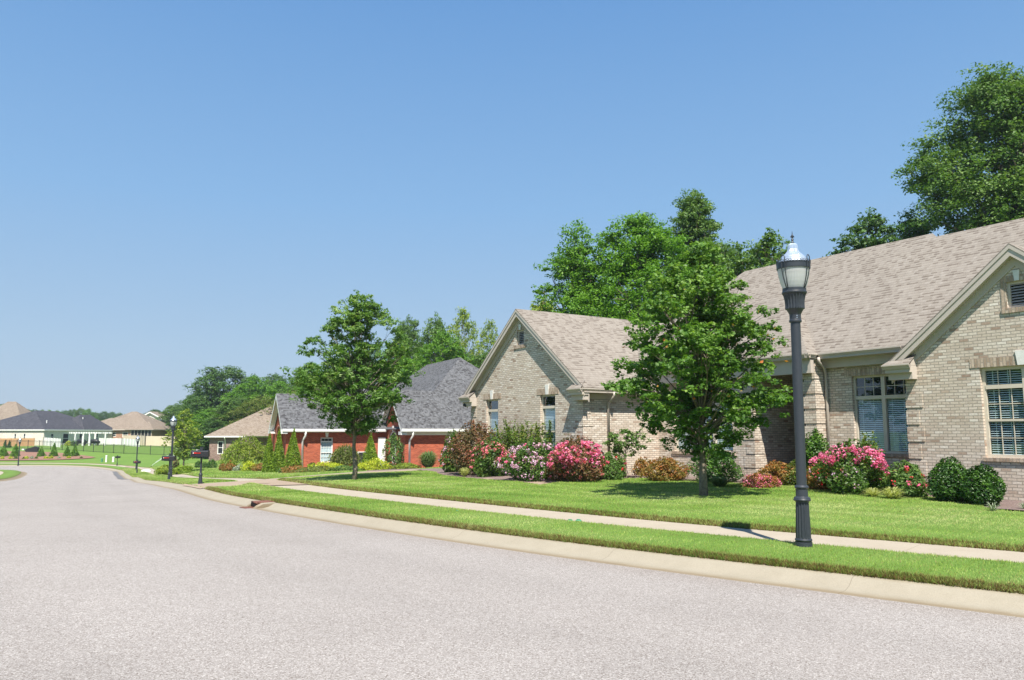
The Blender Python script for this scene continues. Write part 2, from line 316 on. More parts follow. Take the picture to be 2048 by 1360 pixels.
class MB:
    """collects polygons with uvs, builds one mesh"""
    def __init__(s): s.v = []; s.f = []; s.uv = []; s.sm = []
    def poly(s, pts, uv=None, smooth=False):
        i = len(s.v); s.v += [tuple(p) for p in pts]; s.f.append(tuple(range(i, i+len(pts))))
        if uv is None:
            a = Vector(pts[0]); nrm = Vector((0, 0, 0))
            for k in range(len(pts)):
                p, q = Vector(pts[k]), Vector(pts[(k+1) % len(pts)]); nrm += Vector(((p.y-q.y)*(p.z+q.z), (p.z-q.z)*(p.x+q.x), (p.x-q.x)*(p.y+q.y)))
            nrm.normalize() if nrm.length > 0 else None
            if abs(nrm.z) > .97: uv = [(p[0], p[1]) for p in pts]
            elif abs(nrm.z) < .05:
                uv = [(p[0], p[2]) for p in pts] if abs(nrm.y) > abs(nrm.x) else [(p[1], p[2]) for p in pts]
            else:
                h = Vector((-nrm.y, nrm.x, 0)).normalized(); g = nrm.cross(h)
                if g.z < 0: g = -g
                uv = [(h.dot(Vector(p)), g.dot(Vector(p))) for p in pts]
        s.uv.append(uv); s.sm.append(smooth)
    def box(s, x0, x1, y0, y1, z0, z1):
        a = [(x0, y0, z0), (x1, y0, z0), (x1, y1, z0), (x0, y1, z0), (x0, y0, z1), (x1, y0, z1), (x1, y1, z1), (x0, y1, z1)]
        for f in ((0, 3, 2, 1), (4, 5, 6, 7), (0, 1, 5, 4), (1, 2, 6, 5), (2, 3, 7, 6), (3, 0, 4, 7)): s.poly([a[k] for k in f])
    def prism(s, pts, ext):
        """pts polygon 3d, extruded by vector ext"""
        e = Vector(ext); p2 = [tuple(Vector(p)+e) for p in pts]
        s.poly(pts); s.poly(p2[::-1])
        for k in range(len(pts)):
            q = (k+1) % len(pts); s.poly([pts[k], p2[k], p2[q], pts[q]])
    def wall(s, axis, c, outline, holes, depth):
        """wall in plane x=c ('x') or y=c ('y'); outline & holes lists of (a,z); reveals go 'depth' along +axis"""
        P = (lambda a, z: (a, c, z)) if axis == 'y' else (lambda a, z: (c, a, z))
        loops = [[Vector((a, z, 0)) for a, z in outline]] + [[Vector((a, z, 0)) for a, z in h] for h in holes]
        flat = [p for lp in loops for p in lp]
        for tri in tessellate_polygon(loops): s.poly([P(flat[k].x, flat[k].y) for k in tri])
        for h in holes:
            for k in range(len(h)):
                p, q = h[k], h[(k+1) % len(h)]; a, b = P(*p), P(*q)
                d = (0, depth, 0) if axis == 'y' else (depth, 0, 0)
                a2 = tuple(a[i]+d[i] for i in range(3)); b2 = tuple(b[i]+d[i] for i in range(3))
                pts = [a, b, b2, a2]
                uv = [(p_[1] if axis == 'y' else p_[0], p_[2]) for p_ in pts] if abs(a[2]-b[2]) > 1e-4 else [(p_[0], p_[1]) for p_ in pts]
                s.poly(pts, uv)
    def tube(s, pts, rad, seg=8, cap=True, flute=0, nfl=0):
        pts = [Vector(p) for p in pts]; n = len(pts)
        if isinstance(rad, (int, float)): rad = [rad]*n
        rings = []; up = Vector((0, 0, 1)); prev = None
        for i in range(n):
            t = (pts[min(i+1, n-1)]-pts[max(i-1, 0)]).normalized()
            if prev is None:
                a = up if abs(t.z) < .9 else Vector((1, 0, 0)); x = t.cross(a).normalized()
            else: x = (prev - t*prev.dot(t)).normalized()
            prev = x; y = t.cross(x)
            rings.append([pts[i]+(x*math.cos(2*math.pi*k/seg)+y*math.sin(2*math.pi*k/seg))*rad[i] for k in range(seg)])
        i0 = len(s.v)
        for r in rings: s.v += [tuple(p) for p in r]
        for i in range(n-1):
            for k in range(seg):
                q = (k+1) % seg; f = (i0+i*seg+k, i0+i*seg+q, i0+(i+1)*seg+q, i0+(i+1)*seg+k)
                s.f.append(f); s.uv.append([(0, 0)]*4); s.sm.append(True)
        if cap:
            s.f.append(tuple(i0+k for k in range(seg))[::-1]); s.uv.append([(0, 0)]*seg); s.sm.append(False)
            s.f.append(tuple(i0+(n-1)*seg+k for k in range(seg))); s.uv.append([(0, 0)]*seg); s.sm.append(False)
    def lathe(s, prof, seg=32, flute=None, sharp=True):
        """prof [(r,z)], flute (amp, n) ; rows duplicated for sharp profile"""
        i0 = len(s.v); R = []
        for r, z in prof:
            row = []
            for k in range(seg):
                a = 2*math.pi*k/seg; rr = r
                if flute: rr = r-flute[0]*(.5+.5*math.cos(flute[1]*a))
                row.append((rr*math.cos(a), rr*math.sin(a), z))
            R.append(row)
        for i in range(len(R)-1):
            j = len(s.v); s.v += R[i]+R[i+1]
            for k in range(seg):
                q = (k+1) % seg; s.f.append((j+k, j+q, j+seg+q, j+seg+k)); s.uv.append([(0, 0)]*4); s.sm.append(flute is None)
        for row, rev in ((R[0], True), (R[-1], False)):
            if abs(row[0][0])+abs(row[0][1]) > 1e-4: s.poly(row[::-1] if rev else row)
    def build(s, name, mat, parent=None, loc=None, merge=False):
        me = bpy.data.meshes.new(name); me.from_pydata(s.v, [], s.f)
        ul = me.uv_layers.new(name='UVMap'); flat = [c for u in s.uv for p in u for c in p]
        if len(flat) == 2*len(me.loops): ul.data.foreach_set('uv', flat)
        me.polygons.foreach_set('use_smooth', s.sm); me.update()
        return link(name, me, mat, parent, loc)
def copy_tree(o, parent=None):
    c = o.copy(); C.objects.link(c)
    if parent is not None: c.parent = parent
    for ch in list(o.children): copy_tree(ch, c)
    return c

# ------------------------------------------------------------------ terrain
CP = np.array([
 (4.55, 6.9, 0), (0, 0, 0), (1.5, 9, 0), (-1, 12.2, -.02), (-5, 17.2, -.15), (-9, 22.3, -.33), (-14.7, 32.8, -.72), (-24, 50, -1.6), (-33, 67, -2.4),
 (-43, 86, -3.05), (-50, 99, -3.3), (-75, 112, -3.3), (-110, 117, -3.3), (-160, 120, -3.3), (-10, 5, 0), (-20, 20, -.35), (-30, 40, -1.3), (-42, 64, -2.4), (-60, 95, -3.2), (-95, 100, -3.2),
 (12, -4, 0), (25, -20, 0), (-15, -20, 0), (-60, 30, -1.3), (-100, 60, -2.6),
 (3.7, 10, 0), (7, 9.5, 0), (13, 15.5, -.02), (25, 10, 0), (8, 20, .05), (5, 25, .06), (0, 27, .02), (2, 32, .02), (-1.5, 33, -.05), (-6, 27, -.22), (-8, 40, -.45), (-10, 32, -.4),
 (20, 30, .2), (30, 50, .5), (0, 45, -.4), (-4.8, 58, -1.15), (-17, 54, -1.2), (-14, 44, -.95), (-22, 60, -1.5), (-10, 70, -1), (10, 70, -.4),
 (-30, 85, -2.0), (-36, 100, -1.9), (-20, 105, -1.6), (-45, 110, -2.7), (-60, 125, -2.1), (-85, 118, -3.0), (-85, 126, -1.9), (-120, 124, -2.8), (-120, 132, -1.9), (-40, 130, -1.7),
 (-110, 165, -1.1), (-70, 165, -1.1), (-40, 165, -1.0), (0, 120, -1), (60, 120, 0), (-160, 165, -1.2), (-160, 260, 0), (-60, 260, 0), (40, 260, 1), (-200, 400, 1), (0, 400, 2), (100, 300, 2)], dtype=float)
def _U(r2): return r2*np.log(r2+1e-9)
_n = len(CP); _K = _U(((CP[:, None, :2]-CP[None, :, :2])**2).sum(-1)); _K += np.eye(_n)*40.
_P = np.c_[np.ones(_n), CP[:, :2]]; _A = np.zeros((_n+3, _n+3)); _A[:_n, :_n] = _K; _A[:_n, _n:] = _P; _A[_n:, :_n] = _P.T
_w = np.linalg.solve(_A, np.r_[CP[:, 2], 0, 0, 0])
def T0(x, y):
    x = np.atleast_1d(np.asarray(x, float)); y = np.atleast_1d(np.asarray(y, float)); sh = x.shape; x = x.ravel(); y = y.ravel(); out = np.zeros(len(x))
    for i in range(0, len(x), 20000):
        xs, ys = x[i:i+20000], y[i:i+20000]
        r2 = (xs[:, None]-CP[None, :, 0])**2+(ys[:, None]-CP[None, :, 1])**2
        out[i:i+20000] = _U(r2)@_w[:_n]+_w[_n]+_w[_n+1]*xs+_w[_n+2]*ys
    far = np.clip((np.hypot(x+40, y-120)-260)/200, 0, 1)
    return (out*(1-far)+1.5*far).reshape(sh)
# road edge (right hand gutter line)
E0 = [(34, -22.5), (24, -12), (16.2, -4.2), (10.4, 1.6), (7.4, 4.4), (4.55, 6.93), (3.3, 7.9), (2.0, 8.9), (.38, 10.35), (-1.0, 11.8), (-3.0, 14.2), (-5.0, 17.0), (-6.9, 19.6), (-9.2, 23.2), (-14.6, 32.8), (-19.3, 41.5), (-24, 50),
      (-33, 67), (-43, 86), (-48.5, 96.2), (-52.5, 102), (-58, 107), (-66, 110.5), (-78, 113), (-100, 116), (-130, 119), (-175, 122)]
def catmull(P, step):
    P = [np.array(p, float) for p in P]; out = []
    for i in range(len(P)-1):
        p0, p1, p2, p3 = P[max(i-1, 0)], P[i], P[i+1], P[min(i+2, len(P)-1)]
        L = np.linalg.norm(p2-p1); n = max(2, int(L/step))
        for k in range(n):
            t = k/n; out.append(.5*((2*p1)+(-p0+p2)*t+(2*p0-5*p1+4*p2-p3)*t*t+(-p0+3*p1-3*p2+p3)*t**3))
    out.append(P[-1]); return np.array(out)
_e = catmull(E0, .2)
def resample(Q, step):
    d = np.r_[0, np.cumsum(np.hypot(*np.diff(Q, axis=0).T))]; s = np.arange(0, d[-1], step)
    return np.c_[np.interp(s, d, Q[:, 0]), np.interp(s, d, Q[:, 1])]
_e = resample(_e, .25)
_k = 9; 
for _ in range(3): 
    pad = np.r_[np.repeat(_e[:1], _k, 0), _e, np.repeat(_e[-1:], _k, 0)]; _e = np.array([pad[i:i+2*_k+1].mean(0) for i in range(len(_e))])
EDGE = resample(_e, .25)
_t = np.gradient(EDGE, axis=0); _t /= np.linalg.norm(_t, axis=1)[:, None]
EN = np.c_[_t[:, 1], -_t[:, 0]]             # normal to the right (yard side)
ES = np.arange(len(EDGE))*.25
RW = 9.25                                    # road width
def dist_edge(x, y):
    x = np.atleast_1d(x).ravel(); y = np.atleast_1d(y).ravel(); out = np.zeros(len(x)); sub = EDGE[::3]; sn = EN[::3]
    for i in range(0, len(x), 10000):
        xs, ys = x[i:i+10000], y[i:i+10000]
        r2 = (xs[:, None]-sub[None, :, 0])**2+(ys[:, None]-sub[None, :, 1])**2; j = r2.argmin(1)
        out[i:i+10000] = (xs-sub[j, 0])*sn[j, 0]+(ys-sub[j, 1])*sn[j, 1]
    return out
CURB, V0, W0, W1 = .60, .60, 2.35, 3.6
def prof(d):
    """hard surface height above the smooth terrain"""
    d = np.asarray(d, float); dl = -RW-d; q = np.where(d > -RW/2, d, dl)
    h = np.interp(q, [-RW/2, -1, 0, .25, .38, .5, .60, 2.35, 3.6, 8, 200], [.07, .012, 0, -.006, .02, .085, .105, .115, .105, .07, .07])
    return h
def lawn_lift(d):
    q = np.where(np.asarray(d) > -RW/2, d, -RW-np.asarray(d)); return np.interp(q, [.6, .7, 2.25, 2.35, 3.6, 3.72], [.012, .055, .045, .01, .01, .05])
def TZ(x, y):
    z = T0(x, y); return z+prof(dist_edge(x, y)).reshape(np.shape(z))
def tz(x, y): return float(TZ(np.array([x]), np.array([y]))[0])
CP_, SP_ = math.cos(PITCH), math.sin(PITCH)
def ray(px, py):
    a = (px-1024)/FPX; b = (680-py)/FPX; return np.array([a, CP_-b*SP_, SP_+b*CP_])
def at(px, py, Y):
    r = ray(px, py); r = r*(Y/r[1]); return Vector((r[0], r[1], r[2]+CAMZ))
def hit(px, py, lift=0.0, ymax=400):
    r = ray(px, py); Y = np.concatenate([np.arange(4, 60, .1), np.arange(60, ymax, .5)]); X = r[0]/r[1]*Y; Z = CAMZ+r[2]/r[1]*Y
    h = T0(X, Y)+.1+lift; k = np.argmax(Z < h)
    return (float(X[k]), float(Y[k]))
# ------------------------------------------------------------------ ground, road, kerb, walks
def in_poly(x, y, P):
    x = np.asarray(x); y = np.asarray(y); c = np.zeros(x.shape, bool); n = len(P)
    for i in range(n):
        x1, y1 = P[i]; x2, y2 = P[(i+1) % n]
        m = ((y1 > y) != (y2 > y)); 
        with np.errstate(divide='ignore', invalid='ignore'): xi = (x2-x1)*(y-y1)/(y2-y1+1e-12)+x1
        c ^= m & (x < xi)
    return c
def smooth_poly(P, step=.4):
    Q = catmull(list(P)+[P[0]], step); return [tuple(q) for q in Q[:-1]]
def cr(P, step=.4): return [tuple(q) for q in catmull(P, step)]
# driveway of the red brick house: a band from the kerb to the yard between the two lots
n_edge = [hit(x, y) for x, y in ((400, 977.5), (440, 977), (470, 975.5), (497, 970), (520, 965.5), (560, 960.5), (630, 954.5), (705, 949), (790, 944.5), (850, 942.5), (884, 945.5))]
f_edge = [hit(x, y) for x, y in ((366, 970.5), (393, 969), (450, 966), (500, 962.8), (560, 957), (640, 949.5), (720, 943), (800, 938.3), (880, 936.6))]
def ext(p, q, L): 
    d = np.array(p)-np.array(q); d /= np.linalg.norm(d); return tuple(np.array(p)+d*L)
ia = np.hypot(EDGE[:, 0]+10.9, EDGE[:, 1]-26.2).argmin(); ib = np.hypot(EDGE[:, 0]+13.6, EDGE[:, 1]-31).argmin()
DRIVE = [tuple(EDGE[ia]+EN[ia]*.62)] + cr(n_edge+[ext(n_edge[-1], n_edge[-2], 9)]) + cr([ext(f_edge[-1], f_edge[-2], 12)]+f_edge[::-1]) + [tuple(EDGE[ib]+EN[ib]*.62)]
WALK2 = cr([hit(x, y) for x, y in ((500, 935.5), (540, 938), (590, 942.5), (640, 944.5))], .5) + cr([hit(x, y) for x, y in ((640, 942.5), (600, 938.5), (550, 934.5), (500, 933))], .5)
MULCH = cr([hit(x, y, .04) for x, y in ((872, 943), (884, 948.5), (940, 955), (1010, 959.5), (1100, 962.5), (1200, 958), (1290, 954.5), (1380, 957), (1480, 965.5), (1600, 970), (1700, 976), (1780, 983.5), (1850, 991), (1950, 1004), (2048, 1022))]+[(13.6, 12.6)]) + [(15.5, 14.5), (12, 20.5), (9, 24.5), (8, 27), (4, 26), (-1, 34), (-4.5, 36)]
BED2 = cr([hit(x, y) for x, y in ((548, 938), (600, 943.5), (690, 943), (760, 941), (820, 938), (880, 935.5))], .5) + cr([(-2, 61), (-9, 58.5), (-15, 55), (-19, 56)], 1)
MOUND = smooth_poly([hit(x, y) for x, y in ((-60, 916), (-20, 922), (40, 922.5), (110, 921), (160, 919), (190, 916.5), (170, 912.5), (120, 907.5), (60, 904), (0, 904), (-60, 904))], 1.0)
HARD = [DRIVE, WALK2, MULCH, BED2]
def hardmask(x, y, grow=0):
    m = np.zeros(np.shape(x), bool)
    for P in HARD: m |= in_poly(x, y, P)
    return m

def grid_faces(nr, nc, off=0):
    i = np.arange(nr*nc).reshape(nr, nc); return np.stack([i[:-1, :-1], i[1:, :-1], i[1:, 1:], i[:-1, 1:]], -1).reshape(-1, 4)+off
def sd_strip(name, ds, mat, s0=0, s1=None, step=1, lift=None, wear=None, kind='structure', edge_skirt=True):
    idx = np.arange(0, len(EDGE), step); 
    if s1 is not None: idx = idx[(ES[idx] >= s0) & (ES[idx] <= s1)]
    ds = np.array(ds); P = EDGE[idx][:, None, :]+EN[idx][:, None, :]*ds[None, :, None]
    X, Y = P[..., 0], P[..., 1]; Z = T0(X, Y)+prof(np.broadcast_to(ds, X.shape))
    if lift is not None: Z = Z+lift(X, Y, np.broadcast_to(ds, X.shape))
    V = np.stack([X, Y, Z], -1).reshape(-1, 3); F = grid_faces(len(idx), len(ds))
    col = None
    if wear is not None: col = ('wear', wear(X, Y, np.broadcast_to(ds, X.shape)).reshape(-1, 3))
    me = np_mesh(name, V, F, col=col, smooth=True)
    ul = me.uv_layers.new(name='UVMap'); U = np.stack([np.broadcast_to(ES[idx][:, None], X.shape), np.broadcast_to(ds, X.shape)], -1).reshape(-1, 2)
    li = np.empty(len(me.loops), dtype=np.int32); me.loops.foreach_get('vertex_index', li); ul.data.foreach_set('uv', U[li].astype(np.float32).ravel())
    me.materials.append(mat); o = bpy.data.objects.new(name, me); C.objects.link(o); o['kind'] = kind
    # outward normals up
    return o
def road_wear(X, Y, D):
    w = np.ones(X.shape+(3,)); t = (D+RW/2)
    for c in (-2.9, -1.3, 1.4, 3.0): w -= .05*np.exp(-((t-c)/.36)**2)[..., None]
    w -= .10*np.exp(-((D+.1)/.25)**2)[..., None]*np.array([.6, .8, 1.])
    for (a, b, r, k) in ((-1.0, 3.6, 1.6, .10), (-3.3, 4.9, 1.2, .09), (.6, 5.2, .5, .07), (-6, 12, 1.1, .05), (-33, 78, 5, .06)): w -= k*np.exp(-(((X-a)/r)**2+((Y-b)/(r*.5))**2))[..., None]
    return w
sd_strip('road', np.r_[np.linspace(-RW, -.6, 34), -.3, -.12, 0], M['asphalt'], wear=road_wear)
gap = [0, .25, .38, .5, .60]
sd_strip('kerb', gap+[.62, .66], M['curb'])
sd_strip('kerb_opposite', [-RW-.66, -RW-.6, -RW-.5, -RW-.38, -RW-.25, -RW], M['curb'])
def lawn_wear(X, Y, D):
    w = np.ones(X.shape+(3,)); q = np.where(D > -RW/2, D, -RW-D)
    e = np.exp(-((q-.6)/.10)**2)+np.exp(-((q-3.62)/.08)**2)+.5*np.exp(-((q-2.33)/.06)**2)
    return w*(1-np.clip(e, 0, 1)[..., None]*np.array([.15, .5, .3]))
sd_strip('verge', [.60, .64, .7, .9, 1.3, 1.7, 2.1, 2.28, 2.35], M['lawn'], lift=lambda X, Y, D: lawn_lift(D)-np.where(in_poly(X, Y, DRIVE), .09, 0), wear=lawn_wear)
sd_strip('pavement', [2.33, 2.6, 3.0, 3.4, 3.62], M['walk'])
dd = np.r_[3.60, 3.66, 3.72, 4, np.arange(4.5, 14.1, .25)]
def front_lift(X, Y, D): return lawn_lift(D)-np.where(hardmask(X, Y), .09, 0)
def stripes(X, Y, D):
    w = lawn_wear(X, Y, D); s = np.sin(D*2*math.pi/1.1)*.06; return w*(1+s[..., None]*np.array([1.2, .8, 1]))
sd_strip('front_lawn', dd, M['lawn'], lift=front_lift, wear=stripes)
sd_strip('verge_opposite', [-RW-2.35, -RW-2.28, -RW-1.5, -RW-.7, -RW-.6], M['lawn'], lift=lambda X, Y, D: lawn_lift(D), wear=lawn_wear)
sd_strip('pavement_opposite', [-RW-3.62, -RW-3, -RW-2.33], M['walk'])
# the wide ground sheet
def axis(bounds):
    out = []
    for a, b, st in bounds: out += list(np.arange(a, b, st))
    return np.array(out+[bounds[-1][1]])
gx = axis([(-1600, -500, 100), (-500, -200, 15), (-200, -60, 3), (-60, -22, 1.2), (-22, 16, .3), (16, 60, 2), (60, 300, 12), (300, 1500, 100)])
gy = axis([(-300, -40, 20), (-40, 12, 2), (12, 60, .3), (60, 150, 1.5), (150, 300, 6), (300, 700, 25), (700, 3000, 150)])
GX, GY = np.meshgrid(gx, gy, indexing='ij'); GD = dist_edge(GX, GY).reshape(GX.shape)
q = np.where(GD > -RW/2, GD, -RW-GD)
GZ = T0(GX, GY)+prof(GD)+lawn_lift(GD)
GZ += np.where(q < 13.2, -.30, -.012)
qd = np.where((GD < -RW/2) & (q > 3.7), .29, 0); GZ += np.where(q < 13.2, qd, 0)
GZ -= np.where(hardmask(GX, GY) & (q >= 13.2), .08, 0)+np.where(in_poly(GX, GY, MOUND), .12, 0)
me = np_mesh('ground', np.stack([GX, GY, GZ], -1).reshape(-1, 3), grid_faces(len(gx), len(gy)), col=('wear', np.ones((GX.size, 3))), smooth=True)
tag(link('ground', me, M['lawn']), kind='structure')

def poly_sheet(name, P, mat, lift, step=.5, hd=None):
    """sheet filling polygon P, following the ground"""
    bm = bmesh.new(); xs = [p[0] for p in P]; ys = [p[1] for p in P]
    vs = [bm.verts.new((p[0], p[1], 0)) for p in P]
    f = bm.faces.new(vs); bmesh.ops.triangulate(bm, faces=[f])
    for ax, lo, hi in ((0, min(xs), max(xs)), (1, min(ys), max(ys))):
        for v in np.arange(lo+step, hi, step):
            co = [0, 0, 0]; no = [0, 0, 0]; co[ax] = v; no[ax] = 1
            bmesh.ops.bisect_plane(bm, geom=bm.verts[:]+bm.edges[:]+bm.faces[:], plane_co=co, plane_no=no)
    X = np.array([v.co.x for v in bm.verts]); Y = np.array([v.co.y for v in bm.verts]); Z = TZ(X, Y)+lift
    if hd is not None: Z = Z+hd(X, Y)
    for v, z in zip(bm.verts, Z): v.co.z = z
    bmesh.ops.recalc_face_normals(bm, faces=bm.faces)
    me = bpy.data.meshes.new(name); bm.to_mesh(me); bm.free()
    if len(me.polygons) and me.polygons[0].normal.z < 0: me.flip_normals()
    return tag(link(name, me, mat), kind='structure')
poly_sheet('driveway', DRIVE, M['drive'], .022, .35)
poly_sheet('garden_path', WALK2, M['drive'], .03, .8)
poly_sheet('mulch_bed', MULCH, M['mulch'], .045, .6, hd=lambda X, Y: .03*np.sin(X*2.1)*np.cos(Y*1.7))
poly_sheet('mulch_bed', BED2, M['mulch'], .03, 1.2)
def moundz(X, Y): 
    return 0*X+.05
poly_sheet('mulch_mound', MOUND, M['mulch_red'], .14, 1.5)
def band(pxs, wd, name, mat, lift=.03):
    c = np.array(cr([hit(*p) for p in pxs], .8)); t = np.gradient(c, axis=0); t /= np.linalg.norm(t, axis=1)[:, None]; nn = np.c_[-t[:, 1], t[:, 0]]
    P = [tuple(p) for p in c+nn*wd/2]+[tuple(p) for p in (c-nn*wd/2)[::-1]]; poly_sheet(name, P, mat, lift, 1.0)
band([(250, 934.5), (300, 931.5), (340, 929.5), (400, 926), (470, 922)], 3.2, 'far_driveway', M['drive'])

# dark asphalt patch along the far kerb
tP = [tuple(EDGE[i]-EN[i]*(.05 if k == 0 else .75)) for k, rr in ((0, range(0, 1)),) for i in []]
ip = [i for i in range(len(EDGE)) if 58 < EDGE[i][1] < 96 and EDGE[i][0] < -26][::3]
PATCH = [tuple(EDGE[i]-EN[i]*.03) for i in ip]+[tuple(EDGE[i]-EN[i]*(.5+.06*math.sin(i))) for i in ip[::-1]]
M['patch'] = mat_noisy('fresh dark asphalt', (.10, .10, .105), (.16, .16, .165), 20, .9)
poly_sheet('road_patch', PATCH, M['patch'], .012, 2)

# ------------------------------------------------------------------ grass blades
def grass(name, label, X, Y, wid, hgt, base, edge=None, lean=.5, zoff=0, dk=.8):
    n = len(X); D = dist_edge(X, Y); Z = T0(X, Y)+prof(D)+lawn_lift(D)-.012+zoff
    a = rng.uniform(0, 2*math.pi, n); ln = rng.uniform(.1, 1, n)*lean; h = hgt*rng.uniform(.55, 1.15, n); w = wid*rng.uniform(.6, 1.3, n)
    dx, dy = np.cos(a), np.sin(a); b = rng.uniform(0, 2*math.pi, n); lx, ly = np.cos(b)*ln*h, np.sin(b)*ln*h
    V = np.empty((n, 3, 3)); V[:, 0] = np.c_[X-dx*w/2, Y-dy*w/2, Z]; V[:, 1] = np.c_[X+dx*w/2, Y+dy*w/2, Z]; V[:, 2] = np.c_[X+lx, Y+ly, Z+h*np.sqrt(1-np.minimum(ln, .95)**2*.6)]
    v1 = rng.uniform(.65, 1.3, n)
    def fb(f, p=0): return np.sin(X*f+1.7*np.sin(Y*f*.7+p)+p)*np.cos(Y*f*1.1+1.3*np.sin(X*f*.6-p))
    patch = .5+.22*fb(.35, .6)+.2*fb(.9)+.25*fb(2.3, 1.3)+.14*rng.standard_normal(n)
    g1, g2, g3 = np.array([.18, .33, .045]), np.array([.36, .51, .105]), np.array([.60, .65, .27])
    t = np.clip(patch, 0, 1)[:, None]; c = np.where(t < .5, g1+(g2-g1)*t*2, g2+(g3-g2)*(t-.5)*2)
    st = 1+.09*np.sin(D*2*math.pi/1.1); c = c*v1[:, None]*st[:, None]
    straw = rng.random(n) < .09; c[straw] = np.array([.42, .34, .14])*v1[straw][:, None]
    if edge is not None:
        e = edge(D); m = rng.random(n) < e; br = np.array([.26, .17, .06])*rng.uniform(.5, 1.4, n)[:, None]; c[m] = br[m]
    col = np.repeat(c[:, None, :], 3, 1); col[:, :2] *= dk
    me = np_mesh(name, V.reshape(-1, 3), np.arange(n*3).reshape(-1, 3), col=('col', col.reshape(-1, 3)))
    return tag(link(name, me, M['blade']), label, 'grass', kind='stuff')
def sample_sd(n, d0, d1, ymin, ymax, dens=1.0):
    """random points right of the road edge inside the picture's wedge; thinner with distance"""
    out = []; need = n
    i = rng.integers(0, len(EDGE), n*14); d = rng.uniform(d0, d1, n*14)
    p = EDGE[i]+EN[i]*d[:, None]+np.c_[_t[i][:, 0], _t[i][:, 1]]*rng.uniform(-.15, .15, n*14)[:, None]
    X, Y = p[:, 0], p[:, 1]; k = (Y > ymin) & (Y < ymax) & (X < .70*Y+1.2) & (X > -.70*Y-1.0)
    X, Y = X[k], Y[k]; k = rng.random(len(X)) < np.minimum(1, (ymin+0.5)/Y)**dens; return X[k][:n], Y[k][:n]
e_verge = lambda D: np.exp(-((D-.6)/.14)**2)*.6+np.exp(-((D-2.33)/.05)**2)*.2
e_lawn = lambda D: np.exp(-((D-3.62)/.14)**2)*.65
def sc_(Y): return np.maximum(1, Y/11.)
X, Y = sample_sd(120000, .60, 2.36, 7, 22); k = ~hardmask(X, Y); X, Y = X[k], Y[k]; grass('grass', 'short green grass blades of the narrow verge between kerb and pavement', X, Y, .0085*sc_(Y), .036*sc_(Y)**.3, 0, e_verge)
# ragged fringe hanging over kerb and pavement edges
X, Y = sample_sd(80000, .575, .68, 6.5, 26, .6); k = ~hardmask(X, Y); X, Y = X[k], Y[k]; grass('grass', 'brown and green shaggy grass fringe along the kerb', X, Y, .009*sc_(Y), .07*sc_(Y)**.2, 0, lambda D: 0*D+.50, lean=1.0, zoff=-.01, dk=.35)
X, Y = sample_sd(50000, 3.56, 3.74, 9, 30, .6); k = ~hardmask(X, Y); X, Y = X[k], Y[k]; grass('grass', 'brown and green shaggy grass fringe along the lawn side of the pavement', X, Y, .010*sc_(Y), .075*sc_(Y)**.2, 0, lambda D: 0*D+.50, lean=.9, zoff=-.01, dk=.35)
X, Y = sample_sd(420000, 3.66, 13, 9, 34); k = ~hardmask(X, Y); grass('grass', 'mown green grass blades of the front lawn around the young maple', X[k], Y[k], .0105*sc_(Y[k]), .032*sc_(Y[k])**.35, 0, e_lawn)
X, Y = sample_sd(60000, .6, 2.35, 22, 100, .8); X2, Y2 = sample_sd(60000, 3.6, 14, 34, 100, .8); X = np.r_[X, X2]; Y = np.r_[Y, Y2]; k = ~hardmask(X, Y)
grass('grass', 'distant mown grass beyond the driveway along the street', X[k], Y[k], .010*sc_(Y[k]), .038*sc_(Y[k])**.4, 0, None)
# ------------------------------------------------------------------ buildings
def R(a0, a1, z0, z1): return [(a0, z0), (a1, z0), (a1, z1), (a0, z1)]
class House:
    """local frame: x along the front, y inwards, z up from the house's floor level"""
    def __init__(s, name, ox, oy, dirx, label, cat='house', group=None, z=0.0):
        s.e = empty(name, (ox, oy, z), math.atan2(dirx[1], dirx[0]), label, cat, group); s.z = z
    def put(s, mb, name, mat, parent=None): return mb.build(name, mat, parent or s.e)

